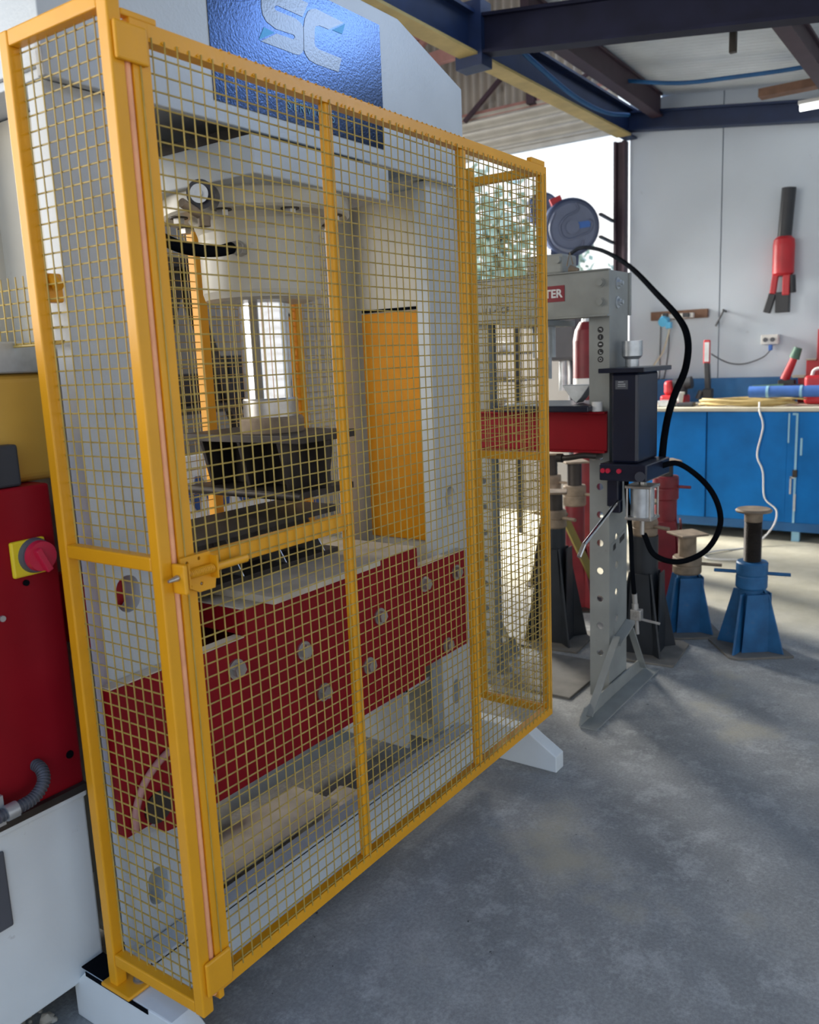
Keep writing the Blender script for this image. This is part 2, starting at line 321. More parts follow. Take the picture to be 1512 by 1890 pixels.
# unseen roof added to cut sky light; its gap shapes the panel reflection
g = G().box(-1.2, 2.9, -7, 1.4, 4.0, 4.1).box(-6, 2.4, 1.4, 6, 5.2, 5.3).box(2.9, 4.8, -7, -2.85, 3.9, 4.0).box(3.7, 9, -7, -3.5, 3.25, 3.3); struct(g.build('ceiling_front_blocker', GRYW))
g = G().box(3.2, 9, -4.6, -4.5, 0, 3.4).box(-6, 3.2, -7.1, -7.0, 2.9, 4.3) ; struct(g.build('wall_right', WALL))
g = G().bar((6.6, 2.3, 4.57), (6.6, 4.2, 4.50), 0.07, 0.12).bar((6.6, 2.3, 4.66), (6.6, 4.2, 4.82), 0.07, 0.08); struct(g.build('trim_12', PINK))
g = G().bar((6.6, 3.75, 4.62), (6.6, 3.2, 5.0), 0.05, 0.06).bar((5.0, 2.6, 4.9), (5.0, 4.2, 5.2), 0.08, 0.10); struct(g.build('trim_13', PINK))
g = G().bar((7.16, 2.45, 4.85), (7.16, 3.5, 4.05), 0.04, 0.04).bar((7.16, 2.05, 4.25), (7.16, 2.6, 4.10), 0.03, 0.03); struct(g.build('trim_14', PLUM))

# ================================================================== SAFETY GUARD (yellow cage)
T = 0.03
guard = thing('machine_guard', 'yellow steel mesh safety guard standing in front of the large white press', 'guard', (0.0, 0.0, 0.15))
def wires(g, axis_u, axis_v, o, us, vs_, u0, u1, v0, v1, r=0.0017, off=0.002):
    """weld mesh: bars at the u positions (along v) and at the v positions (along u), lying one behind the other"""
    o, U, Vv = V(o), V(axis_u), V(axis_v); n = U.cross(Vv).normalized()
    for u in us: g.cyl(o+U*u+Vv*v0, o+U*u+Vv*v1, r, n=6, caps=False)
    for v in vs_: g.cyl(o+U*u0+Vv*v+n*off*1.6, o+U*u1+Vv*v+n*off*1.6, r, n=6, caps=False)
    return g
def frange(a, b, st):
    out = []; x = a
    while x <= b+1e-6: out.append(x); x += st
    return out
P = 0.0298
B = 0.0035
G().box(0, T, 0, T, 0.217, 2.29).build('corner_post', YEL, guard, B)
rp_ = G().box(0, T, 0.313, 0.343, 0.16, 2.29).build('rear_post', YEL, guard, B)
G().box(0.001, T-0.001, T, 0.313, 2.26, 2.29).build('top_rail', YEL, guard, B)
G().box(0.001, T-0.001, T, 0.313, 1.222, 1.252).build('middle_rail', YEL, guard, B)
G().box(0.001, T-0.001, T, 0.313, 0.217, 0.247).build('bottom_rail', YEL, guard, B)
ys = frange(0.036, 0.313, P)
g = G(); wires(g, Y, Z, (0.022, 0, 0), ys, frange(1.268, 2.262, P), T, 0.313, 1.25, 2.262); g.build('side_mesh', YELD, guard)
g = G(); wires(g, Y, Z, (0.022, 0, 0), ys, frange(0.262, 1.222, P), T, 0.313, 0.246, 1.224); g.build('side_mesh', YELD, guard)
# foot plate bolted to the press foot
fp = G().box(-0.012, 0.062, 0.255, 0.362, 0.152, 0.162).build('foot_plate', YEL, guard, 0.004)
G().cyl((0.047, 0.285, 0.162), (0.047, 0.285, 0.166), 0.018, n=20).cyl((0.047, 0.285, 0.166), (0.047, 0.285, 0.180), 0.013, n=6).cyl((0.047, 0.285, 0.18), (0.047, 0.285, 0.190), 0.007, n=12).build('anchor_bolt', STL, fp, label='steel anchor bolt and washer')
# clamp bracket at the rear post and a short mesh infill behind it
bk = G().box(0.022, 0.07, 0.322, 0.350, 1.77, 1.83).cyl((0.045, 0.32, 1.82), (0.045, 0.30, 1.80), 0.012, n=10).box(0.01, 0.03, 0.34, 0.36, 1.70, 1.84).build('clamp_bracket', YEL, guard, 0.004)
g = G(); wires(g, Y, Z, (0.055, 0, 0), frange(0.325, 0.60, P), frange(1.69, 1.83, P), 0.322, 0.605, 1.685, 1.835, r=0.0018); g.tube([(0.055, 0.322, 1.685), (0.055, 0.605, 1.685)], 0.003, 6); g.build('infill_mesh', YELD, guard)
# right return panel
XR = 1.745
G().box(XR, XR+0.025, 0.285, 0.31, 0.26, 2.29).build('return_post', YEL, guard, B)
G().box(XR, XR+0.025, 0.03, 0.285, 2.225, 2.255).build('return_rail', YEL, guard, B)
G().box(XR, XR+0.025, 0.03, 0.285, 1.235, 1.265).build('return_rail', YEL, guard, B)
G().box(XR, XR+0.025, 0.03, 0.285, 0.255, 0.285).build('return_rail', YEL, guard, B)
g = G(); wires(g, Y, Z, (XR+0.02, 0, 0), frange(0.045, 0.285, P), frange(1.27, 2.22, P), 0.03, 0.285, 1.26, 2.23); g.build('return_mesh', YELD, guard)
g = G(); wires(g, Y, Z, (XR+0.02, 0, 0), frange(0.045, 0.285, P), frange(0.29, 1.23, P), 0.03, 0.285, 0.28, 1.24); g.build('return_mesh', YELD, guard)
# door: frame tube with stiles, mesh, latch, hinge plates
door = G()
for i in range(40):
    x = 0.12+0.0405*i+random.uniform(-.008, .008); door.cyl((x, -0.0005, 2.221), (x+0.003, -0.002, 2.226), 0.0028, 0.001, n=6); door.cyl((x*0.6+0.2, 0.001, 2.249), (x*0.6+0.2, 0.0005, 2.252), 0.004, 0.0015, n=6)
door = door.box(0.047, 0.087, 0.0, 0.028, 0.25, 2.25).box(1.738, 1.768, 0.0, 0.026, 0.25, 2.25).box(0.087, 1.738, 0.0, T, 2.218, 2.25).box(0.087, 1.738, 0.0, T, 0.25, 0.282).build('door_frame', YEL, guard, B)
G().box(0.592, 0.619, 0.002, 0.024, 0.282, 2.218).build('door_stile', YEL, door, B)
G().box(1.204, 1.233, 0.002, 0.024, 0.282, 2.218).build('door_stile', YEL, door, B)
G().box(0.087, 0.592, 0.004, 0.028, 1.198, 1.240).build('door_rail', YEL, door, B)
g = G(); wires(g, X, Z, (0, -0.0015, 0), frange(0.0625, 1.766, P*1.013), frange(0.287, 2.222, P), 0.06, 1.767, 0.275, 2.226, off=-0.002)
g.build('door_mesh', YELD, door)
G().cyl((0.0388, 0.009, 0.25), (0.0388, 0.009, 2.24), 0.0078, n=10).build('gap_lit_strip', ORG, door, label='salmon orange rod added for the lit inner face in the door gap')  # rod added where a lit inner face shows in the gap
G().box(0.006, 0.078, -0.010, 0.0, 2.170, 2.236).build('stop_plate', YEL, door, 0.004)
G().box(0.012, 0.085, -0.010, 0.0, 0.262, 0.345).build('stop_plate', YEL, door, 0.006)
G().box(0.045, 0.06, -0.004, 0.02, 0.235, 0.262).build('stop_lug', YEL, door, 0.003)
G().box(0.03, 0.11, 0.0, 0.02, 2.25, 2.262).build('stop_lug', YEL, door, 0.003)
G().box(1.66, 1.76, 0.0, 0.02, 2.25, 2.268).box(1.766, 1.772, 0.0, 0.02, 2.1, 2.25).build('hinge_leaf', YEL, door, 0.003)
# spring latch
lt = G().curve([(0.040, 1.19), (0.085, 1.165), (0.128, 1.165), (0.134, 1.20), (0.120, 1.245), (0.042, 1.245)], [circ(0.058, 1.232, 0.004, 10), circ(0.090, 1.236, 0.004, 10), circ(0.062, 1.182, 0.004, 10), circ(0.092, 1.182, 0.004, 10)], (0, -0.006, 0), X, Z, 0.004)
lt.box(0.042, 0.046, -0.032, -0.006, 1.185, 1.235).box(0.118, 0.122, -0.032, -0.006, 1.19, 1.238)
lt = lt.build('latch_plate', YEL, door, 0.001)
pts = [(0.050+0.066*i/180, -0.020+0.0085*math.cos(i*2*PI/12), 1.211+0.0085*math.sin(i*2*PI/12)) for i in range(181)]
G().tube(pts, 0.0017, 6).build('spring', YEL, door)
G().cyl((0.022, -0.020, 1.211), (0.000, -0.020, 1.209), 0.0068, 0.003, n=12).cyl((0.022, -0.020, 1.211), (0.12, -0.020, 1.211), 0.0055, n=12).build('bolt_pin', STL, door, label='bare steel latch pin with a pointed end')
G().cyl((0.12, -0.020, 1.211), (0.212, -0.020, 1.211), 0.0085, n=14).build('bolt_handle', YEL, door, 0.002)
G().box(0.025, 0.035, -0.040, 0.0, 1.176, 1.238).build('keeper', YEL, guard, 0.004)

# ================================================================== LARGE WHITE HYDRAULIC PRESS
CX, CY = 0.89, 0.53
press = thing('hydraulic_press', 'large white hydraulic press with red bed, behind the yellow mesh guard', 'press', (CX, CY, 0))
# uprights: front flange with holes, web, rear flange
for nm, x0, x1, hx, wx in (('left', 0.08, 0.29, 0.158, 0.205), ('right', 1.51, 1.715, 1.603, 1.625)):
    fl = [rect(x0, 0.16, x1, 2.3)]
    up = G().curve(rect(x0, 0.165, x1, 2.22), [slot(hx, 1.10, 0.033, 0.012), slot(hx, 0.335, 0.030, 0.020)], (0, 0.385, 0), X, Z, 0.055).build('front_flange', WHT, press, 0.003)
    G().box(wx-0.015, wx+0.015, 0.385, 0.735, 0.165, 2.22).build('web', WHTW, press)
    G().box(x0, x1, 0.735, 0.79, 0.165, 2.22).build('rear_flange', WHTW, press, 0.003)
# head beam with chamfered shoulders
hb = G().prism([(0.065, 2.22), (1.72, 2.22), (1.72, 2.55), (1.34, 2.675), (0.445, 2.675), (0.065, 2.55)], (0, 0.325, 0), X, Z, 0.025)
hb.prism([(0.065, 2.22), (1.72, 2.22), (1.72, 2.55), (1.34, 2.675), (0.445, 2.675), (0.065, 2.55)], (0, 0.815, 0), X, Z, 0.025)
hb.box(0.08, 0.30, 0.325, 0.79, 2.225, 2.245).box(1.50, 1.70, 0.325, 0.79, 2.225, 2.245).box(0.5, 1.30, 0.325, 0.79, 2.30, 2.32).box(0.07, 0.09, 0.325, 0.79, 2.245, 2.5).box(1.695, 1.715, 0.325, 0.79, 2.245, 2.5).box(0.45, 1.33, 0.325, 0.79, 2.64, 2.66)
hb = hb.build('head_beam', WHT, press, 0.003)
lp = G().box(0.528, 1.236, 0.2975, 0.2998, 2.268, 2.628).build('logo_panel', NAVY, press, label='dark navy name panel with a silver and blue S C logo')
SS = [(0.7691, 2.5941), (0.9046, 2.5937), (0.877, 2.5516), (0.7796, 2.5515), (0.7701, 2.549), (0.7649, 2.5431), (0.7718, 2.5377), (0.8488, 2.5392), (0.8679, 2.5338), (0.8770, 2.5256), (0.8731, 2.468), (0.8682, 2.4591), (0.8549, 2.4496), (0.8399, 2.4472), (0.7067, 2.4463), (0.7679, 2.4804), (0.8336, 2.4835), (0.8417, 2.4907), (0.8372, 2.4954), (0.7657, 2.4914), (0.7523, 2.4949), (0.7324, 2.5001), (0.7202, 2.5124), (0.7166, 2.5294), (0.7202, 2.565), (0.7362, 2.5813)]
CC = [(0.8790, 2.525), (0.8869, 2.5503), (0.9015, 2.5722), (0.9177, 2.583), (0.9362, 2.5882), (1.0579, 2.5858), (0.9878, 2.5496), (0.948, 2.5484), (0.9308, 2.5422), (0.9259, 2.533), (0.9215, 2.4974), (0.9248, 2.4889), (0.9385, 2.4844), (1.0395, 2.4852), (1.022, 2.445), (0.92, 2.4429), (0.8948, 2.4469), (0.8806, 2.4575), (0.8755, 2.4675)]
G().curve(SS, [], (0, 0.2974, 0), X, Z, 0.0012).build('logo_letter', LOGO, lp, label='silver letter S')
G().curve(CC, [], (0, 0.2974, 0), X, Z, 0.0012).build('logo_letter', LOGO, lp, label='silver letter C')
for t_ in ([(0.7208, 2.4835), (0.7614, 2.4808), (0.6989, 2.4477)], [(1.0651, 2.5849), (1.0482, 2.5527), (1.0042, 2.5523)]):
    G().curve(t_, [], (0, 0.2974, 0), X, Z, 0.0012).build('logo_triangle', LOGB, lp, label='sky blue triangle tip of the logo')
G().text('SERVICES', 0.038, (0.892, 0.2966, 2.300), X, Z, 0.0006, space=1.35, bold=-0.0006).build('lettering', CYAN, lp, label='thin blue word SERVICES')
# cylinder mounting block, flange, barrel, rod, nut
G().box(0.60, 1.185, 0.25, 0.81, 2.10, 2.195).build('mounting_block', WHT, press, 0.004)
G().box(0.66, 1.12, 0.31, 0.75, 2.195, 2.24).build('spacer', DKST, press)
fg = G().lathe((CX, CY, 0), [(0.0, 2.10), (0.272, 2.10), (0.275, 2.095), (0.275, 2.052), (0.268, 2.045), (0.18, 2.045)], 48).build('cylinder_flange', WHTW, press)
for k in range(8):
    a = -1.99+k*PI/4; c = V((CX+0.240*math.cos(a), CY+0.240*math.sin(a), 2.045))
    G().cyl(c, c-Z*0.003, 0.026, n=16).build('bolt_recess_shade', DKST, fg)  # dark disc paints the shade inside the bolt recess
    G().cyl(c-Z*0.003, c-Z*0.018, 0.017, n=6).build('flange_bolt', STL, fg)
G().lathe((CX, CY, 0), [(0.205, 2.046), (0.190, 2.030), (0.180, 2.0), (0.178, 1.98), (0.178, 1.835), (0.172, 1.815), (0.150, 1.808), (0.0, 1.806)], 48).build('cylinder_barrel', WHTW, press)
G().cyl((CX, CY, 1.60), (CX, CY, 1.81), 0.079, n=40).cyl((CX, CY, 1.475), (CX, CY, 1.60), 0.079, n=40).build('piston_rod', CHR, press, label='polished chrome piston rod')
G().lathe((CX, CY, 0), [(0.0, 1.52), (0.082, 1.52), (0.085, 1.515), (0.085, 1.46), (0.0, 1.46)], 40).build('rod_collar', STL, press)
G().lathe((CX, CY, 0), [(0.0, 1.463), (0.094, 1.463), (0.100, 1.455), (0.100, 1.415), (0.0, 1.415)], 12).build('rod_nut', RUST, press)
# ram shoe: short wide-flange section hanging under the nut
rs = G().box(0.76, 1.02, 0.30, 0.81, 1.392, 1.415).box(0.76, 1.02, 0.32, 0.80, 1.228, 1.248).box(0.88, 0.90, 0.31, 0.80, 1.248, 1.392)
for y in (0.40, 0.565, 0.73): rs.prism([(0.765, 1.392), (0.80, 1.248), (0.98, 1.248), (1.015, 1.392)], (0, y, 0), X, Z, 0.014)
rs = rs.build('ram_shoe', DKST, press, 0.002)
G().cyl((0.765, 0.31, 1.236), (0.765, 0.81, 1.236), 0.012, n=12).build('shoe_rod', DKST, press)
# oil port fitting, hose, and limit switch left of the barrel
pf = G().cyl((0.735, 0.450, 1.945), (0.690, 0.425, 1.943), 0.021, n=6).cyl((0.690, 0.425, 1.943), (0.655, 0.410, 1.938), 0.017, n=14).build('port_fitting', STL, press)
G().tube(smooth_path([(0.655, 0.410, 1.938), (0.60, 0.395, 1.925), (0.52, 0.385, 1.918), (0.44, 0.39, 1.928), (0.37, 0.42, 1.97), (0.32, 0.50, 2.06), (0.31, 0.60, 2.2)]), 0.0155, 12).build('oil_hose', BLK, press)
G().cyl((0.57, 0.40, 2.058), (0.51, 0.355, 2.052), 0.036, n=28).build('sensor_body', BLKS, press)
G().cyl((0.508, 0.3535, 2.0518), (0.495, 0.344, 2.0505), 0.019, 0.023, n=28).cyl((0.495, 0.344, 2.0505), (0.487, 0.338, 2.050), 0.010, n=14).build('sensor_cap', GALV, press, label='silver sensor cap')
G().cyl((0.45, 0.36, 2.025), (0.54, 0.37, 1.995), 0.012, n=12).cyl((0.52, 0.36, 2.0), (0.52, 0.36, 1.975), 0.016, n=10).build('sensor_bracket', RUST, press)
# red bed: front and rear plates with stepped ends, boxed middle, bolts
bedp = [(0.055, 0.53), (0.165, 0.53), (0.165, 0.49), (0.20, 0.485), (0.455, 0.485), (1.335, 0.485), (1.335, 0.53), (1.635, 0.53), (1.635, 0.90), (1.312, 0.90), (1.312, 0.975), (0.480, 0.975), (0.480, 0.90), (0.055, 0.90)]
bed = G().prism(bedp, (0, 0.33, 0), X, Z, 0.04)
bed.prism(bedp, (0, 0.84, 0), X, Z, 0.04).box(0.48, 0.50, 0.33, 0.80, 0.905, 0.975).box(1.29, 1.312, 0.33, 0.80, 0.905, 0.975).box(0.50, 1.29, 0.331, 0.80, 0.50, 0.52)
bed.box(0.30, 0.60, 0.60, 0.80, 0.62, 0.90).box(0.30, 0.48, 0.62, 0.80, 0.62, 0.9)
bed = bed.build('bed', RED, press, 0.002, label='dark red stepped bed of bolted plates')
G().box(0.482, 1.31, 0.292, 0.80, 0.9755, 0.980).build('bed_top_plate', DUST, bed)
G().box(0.056, 0.478, 0.291, 0.329, 0.9005, 0.904).build('bed_step_lit_edge', DUST, bed)  # cream strips paint the light on the red plate's top edges
G().box(1.314, 1.634, 0.291, 0.329, 0.9005, 0.904).build('bed_step_lit_edge', DUST, bed)
for bx, bz in ((0.438, 0.825), (0.705, 0.793), (0.781, 0.637), (1.007, 0.646), (1.348, 0.836), (1.078, 0.793), (1.482, 0.569), (0.30, 0.569), (1.56, 0.83)):
    G().cyl((bx, 0.29, bz), (bx, 0.284, bz), 0.028, n=20).cyl((bx+0.002, 0.284, bz), (bx+0.002, 0.270, bz), 0.021, n=6).build('bed_bolt', STL, bed)
G().cyl((0.150, 0.29, 0.566), (0.150, 0.285, 0.566), 0.040, n=24).build('bed_bolt', DKST, bed, label='large dark bolt boss at the left end of the bed')
G().tube(smooth_path([(0.075, 0.283, 0.54), (0.085, 0.281, 0.60), (0.12, 0.281, 0.655), (0.19, 0.281, 0.695), (0.28, 0.281, 0.70)]), 0.009, 8).build('bed_cable', PINK, bed, label='pale pink cable looping over the red bed')
G().box(0.150, 0.189, 0.392, 0.62, 0.94, 1.120).build('web_plate', REDB, press, 0.003, label='red plate behind the hole in the left upright')
# orange side plate on the inner face of the right upright
G().box(1.594, 1.609, 0.387, 0.70, 0.93, 1.795).build('side_plate', ORP, press, 0.002, label='orange plate on the inner face of the right upright')
G().box(1.597, 1.609, 0.37, 0.70, 1.80, 1.81).build('plate_gap_seal', BLK, press)
# feet: sloped-top plates on the floor
for x0, x1, ye in ((0.0, 0.066, 0.50), (1.775, 1.842, 0.95)):
    G().prism([(-0.01, 0.0), (ye, 0.0), (ye, 0.09), (ye-0.06, 0.15), (0.12, 0.15), (0.08, 0.122), (-0.01, 0.066)], (x0, 0, 0), Y, Z, x1-x0).build('foot', WHTL, press, 0.004)
G().box(0.002, 0.064, 0.368, 0.46, 0.1505, 0.154).box(-0.002, 0.0, 0.20, 0.44, 0.138, 0.150).build('foot_pad', BLK, press)
# base: front channel, deck strips and rear channel between the feet
G().box(0.066, 1.60, 0.255, 0.268, 0.065, 0.205).box(0.066, 1.60, 0.255, 0.325, 0.195, 0.209).box(0.066, 1.60, 0.215, 0.268, 0.056, 0.068).build('base_channel', WHT, press, 0.003)
G().box(0.066, 1.775, 0.79, 0.803, 0.065, 0.205).box(0.066, 1.775, 0.74, 0.803, 0.195, 0.209).build('base_channel', WHT, press, 0.003)
G().box(0.12, 0.95, 0.405, 0.60, 0.150, 0.165).build('deck_plate', DUST, press, 0.002)
G().box(0.12, 0.70, 0.66, 0.72, 0.235, 0.245).box(0.12, 0.70, 0.655, 0.664, 0.10, 0.245).build('deck_angle', WHTW, press, 0.002)
G().box(1.36, 1.62, 0.40, 0.79, 0.40, 0.412).box(1.36, 1.375, 0.40, 0.79, 0.18, 0.412).build('gusset', WHT, press, 0.002)

# things standing in and under the press
bp_ = tag(G().box(0.545, 1.03, 0.236, 0.80, 0.980, 1.002).build('bolster_plate', DUST, None, 0.003), 'thick dusty cream steel plate lying on the red press bed', 'plate')
dieb = thing('die_beam', 'long dark steel beam with angled ribs lying on the cream bolster plate', 'steel beam', (0.78, 0.5, 1.002))
G().box(0.42, 1.05, 0.42, 0.68, 1.142, 1.164).build('top_flange', DKST, dieb, 0.002)
G().box(0.42, 1.05, 0.42, 0.68, 1.0025, 1.022).build('bottom_flange', DKST, dieb, 0.002)
G().box(0.43, 1.04, 0.54, 0.56, 1.022, 1.142).build('web', DKST, dieb)
for x in (0.47, 0.62, 0.80, 0.98): G().prism([(0.425, 1.022), (0.54, 1.022), (0.54, 1.142), (0.50, 1.142)], (x, 0, 0), Y, Z, 0.004).build('rib', STL, dieb)
for i, (x, y, dx, dy, h) in enumerate(((0.85, 0.62, 0.10, 0.05, 0.10), (1.02, 0.46, 0.13, 0.07, 0.09))):
    tag(G().bar((x-dx, y, h/2+0.001), (x+dx, y+0.03, h/2+0.001), dy*2, h).build('timber_block', DUST, None, 0.004), ('dusty block on the floor under the press bed, behind the deck' if i == 0 else 'dusty block on the floor under the press bed, nearer the front channel'), 'block')
tag(G().bar((0.20, 0.34, 0.03), (0.62, 0.36, 0.03), 0.09, 0.058).build('steel_offcut', DKST, None, 0.003), 'dark steel offcut lying on the floor between the front channel and deck', 'offcut')

# ================================================================== HYDRAULIC POWER UNIT (left edge)
pu = thing('hydraulic_power_unit', 'red and white hydraulic power unit cabinet left of the yellow guard', 'machine', (-0.35, 0.9, 0.1))
G().box(-0.95, 0.075, 0.47, 1.25, 0.62, 1.372).build('cabinet', RED, pu, 0.006)
G().box(-0.95, 0.075, 0.475, 1.25, 0.10, 0.60).box(-0.95, 0.075, 0.462, 0.475, 0.585, 0.612).build('plinth', WHTL, pu, 0.006)
G().box(-0.95, 0.075, 0.455, 0.475, 0.604, 0.622).build('drip_edge', DKST, pu)
for x in (-0.85, 0.02): G().box(x-0.03, x+0.03, 0.6, 0.68, 0.0, 0.10).box(x-0.03, x+0.03, 1.1, 1.18, 0.0, 0.10).build('leg', BLK, pu)
sw = G().box(-0.043, 0.042, 0.458, 0.470, 1.168, 1.252).build('isolator_switch', ISOY, pu, 0.005, label='square yellow isolator switch plate')
G().cyl((0.012, 0.458, 1.213), (0.012, 0.444, 1.213), 0.041, 0.038, n=32).build('switch_rim', GPLA, sw)
G().cyl((0.014, 0.444, 1.213), (0.014, 0.428, 1.213), 0.036, 0.034, n=32).bar((0.000, 0.424, 1.232), (0.024, 0.424, 1.178), 0.016, 0.014, up=(0,1,0)).build('rotary_knob', ISOR, sw, 0.003, label='red rotary knob')
G().cyl((-0.012, 0.470, 1.152), (-0.012, 0.464, 1.152), 0.007, n=12).build('hole_plug', BLK, pu)
G().cyl((0.045, 0.470, 0.705), (0.045, 0.468, 0.705), 0.010, n=14).build('hole_plug', BLK, pu)
G().cyl((-0.078, 0.470, 1.085), (-0.078, 0.464, 1.085), 0.007, n=12).build('screw', GALV, pu)
cp = smooth_path([(-0.045, 0.48, 0.720), (-0.045, 0.445, 0.712), (-0.055, 0.425, 0.690), (-0.085, 0.418, 0.668), (-0.125, 0.418, 0.662), (-0.17, 0.42, 0.660)], 10)
G().tube(cp, 0.0125, 12).build('conduit', GPLA, pu)
g = G()
for q in cp[4::2]: 
    i = cp.index(q); d = (cp[min(i+1, len(cp)-1)]-cp[i-1]).normalized(); g.cyl(q-d*0.0018, q+d*0.0018, 0.0150, n=14)
g.build('conduit_ribs', GPLA, pu)
G().cyl((-0.128, 0.418, 0.662), (-0.155, 0.419, 0.661), 0.019, n=8).box(-0.17, -0.150, 0.43, 0.468, 0.63, 0.70).build('conduit_gland', GALV, pu)
G().box(-0.32, -0.145, 0.466, 0.476, 0.36, 0.55).build('oil_gauge', GPLA, pu, 0.006)
G().box(-0.90, 0.145, 0.52, 0.72, 1.373, 1.625).build('oil_tank', OCHR, pu, 0.02, label='ochre yellow oil tank', seg=4)
G().box(-0.90, 0.15, 0.51, 0.73, 1.626, 1.697).build('tank_lid', GALV, pu, 0.004)
G().box(-0.13, 0.015, 0.478, 0.515, 1.373, 1.468).build('taped_block', DPLA, pu, 0.006, label='black tape wrapped block on top of the cabinet')

g = G(); rr = random.Random(3)
for i in range(60):
    c = V((rr.uniform(-.30, -.03), rr.uniform(.40, .62), 0.0)); q = rr.uniform(.006, .020); g.lathe(c, [(q, 0.0), (q*rr.uniform(.7, 1), q*0.6), (0.0, q*rr.uniform(.8, 1.1))], 6, axis=(rr.uniform(-.3, .3), rr.uniform(-.3, .3), 1))
tag(g.build('concrete_rubble', DUST), 'crumbs of pale broken concrete on the floor under the power unit', 'rubble', None, 'stuff')
# ================================================================== REAR GUARD behind the press
rg = thing('rear_guard', 'yellow mesh guard panel standing behind the chrome piston rod', 'guard', (1.2, 1.0, 0))
for x in (0.62, 1.055, 1.50, 1.555, 1.98):
    G().box(x, x+0.038, 1.0, 1.04, 0.02, 2.35).build('post', YEL, rg, 0.003)
G().box(0.62, 2.02, 1.0, 1.035, 2.32, 2.352).build('rail', YEL, rg, 0.003)
G().box(0.658, 1.98, 1.002, 1.032, 0.12, 0.15).build('rail', YEL, rg, 0.003)
for x in (0.62, 1.98): G().box(x-0.02, x+0.06, 0.97, 1.07, 0, 0.02).build('foot', YEL, rg)
g = G(); wires(g, X, Z, (0, 1.018, 0), frange(0.67, 1.98, P), frange(0.16, 2.32, P), 0.655, 1.982, 0.14, 2.322, r=0.0017); g.build('mesh', YELD, rg)

# clutter against the left wall, seen between the press uprights
sg = thing('sign_board', 'white sign board with blue letters seen low behind the rear guard', 'sign', (2.55, 2.5, 0))
G().box(2.05, 3.35, 2.50, 2.54, 0.66, 1.12).build('board', WPLA, sg, 0.01)
G().box(2.05, 3.35, 2.495, 2.50, 0.66, 0.71).build('blue_stripe', BLET, sg)
G().text('WAELD', 0.27, (2.65, 2.497, 0.80), X, Z, 0.002, shear=-0.25, bold=0.012).build('lettering', BLET, sg)
for x in (2.2, 3.2): G().box(x-0.03, x+0.03, 2.54, 2.6, 0, 1.0).build('leg', DKST, sg)
mc = thing('steel_rack', 'tall dark steel rack standing against the left wall behind the press', 'rack', (3.0, 3.6, 0))
G().box(2.2, 2.3, 3.4, 3.5, 0, 2.4).box(3.8, 3.9, 3.4, 3.5, 0, 2.4).build('upright', DKST, mc)
G().bar((2.25, 3.4, 0.3), (3.05, 3.4, 2.3), 0.07, 0.09).bar((3.85, 3.4, 0.3), (3.05, 3.4, 2.3), 0.07, 0.09).build('brace', DKST, mc)
for z in (0.5, 1.3, 2.3): G().box(2.2, 3.9, 3.3, 3.8, z, z+0.06).build('shelf', RUST if z < 1 else DKST, mc)
for i, (x, z, w, h, m_) in enumerate(((2.4, 1.36, 0.35, 0.3, RUST), (2.95, 1.36, 0.4, 0.22, DKST), (3.45, 1.36, 0.3, 0.34, STDK), (2.5, 0.56, 0.4, 0.3, STDK), (3.2, 0.56, 0.5, 0.35, DKST))):
    tag(G().box(x, x+w, 3.4, 3.7, z+0.001, z+h).build('parts_crate', m_, None, 0.01), ['rust brown crate at the left end of the upper rack shelf behind the press', 'low dark crate in the middle of the upper rack shelf behind the press', 'tall black crate at the right end of the upper rack shelf', 'black crate at the left of the lower rack shelf', 'dark wide crate at the right of the lower rack shelf'][i], 'crate', 'crates on the rack')

# ================================================================== GREY WORKSHOP PRESS
sp = thing('workshop_press', 'grey H frame workshop press with perforated columns, right of the yellow guard', 'press', (2.68, 0.44, 0))
zs = [1.01, 0.88, 0.747, 0.614, 0.481, 0.35, 0.218, 1.15, 1.28]
def column(y0, y1, flip):
    # C channel: two perforated flanges facing -x and +x, perforated web facing -y (or +y)
    ym = (y0+y1)/2-0.002
    g = G().curve(rect(y0, 0.0, y1, 1.965), [circ(ym, z, 0.0165, 18) for z in zs], (2.575, 0, 0), Y, Z, 0.008)
    g.box(2.792, 2.80, (y1-0.016 if flip else y0), (y1 if flip else y0+0.016), 0, 1.965)
    wy = y1-0.007 if flip else y0
    g.curve(rect(2.583, 0.0, 2.793, 1.965), [circ(2.668, z+0.015, 0.019, 18) for z in zs[:7]], (0, wy+0.007, 0), X, Z, 0.007)
    return g.build('column', GRYP, sp, 0.001)
col_r = column(0.09, 0.185, False); column(0.70, 0.795, True)
hbm = G().box(2.552, 2.574, 0.082, 0.80, 1.775, 1.965).box(2.802, 2.824, 0.082, 0.80, 1.775, 1.965).box(2.530, 2.574, 0.082, 0.80, 1.768, 1.776).box(2.540, 2.574, 0.082, 0.80, 1.963, 1.969).build('head_beam', GRYP, sp, 0.002)
for y, z in ((0.122, 1.912), (0.122, 1.83), (0.76, 1.912), (0.76, 1.83)):
    G().cyl((2.552, y, z), (2.548, y, z), 0.020, n=20).cyl((2.548, y, z), (2.538, y, z), 0.014, n=20).build('beam_bolt', GRYP, hbm)
for x, z in ((2.668, 1.912), (2.668, 1.83)):
    G().cyl((x, 0.09, z), (x, 0.085, z), 0.026, n=20).cyl((x, 0.085, z), (x, 0.073, z), 0.016, n=6).cyl((x, 0.073, z), (x, 0.062, z), 0.009, n=12).build('column_bolt', GALV, col_r)
bd = G().box(2.5495, 2.552, 0.290, 0.425, 1.845, 1.915).build('name_badge', BADG, sp, label='dark red name badge with white lettering')
G().text('STER', 0.050, (2.549, 0.355, 1.864), -Y, Z, 0.0006, bold=0.0015).build('lettering', WLET, bd)
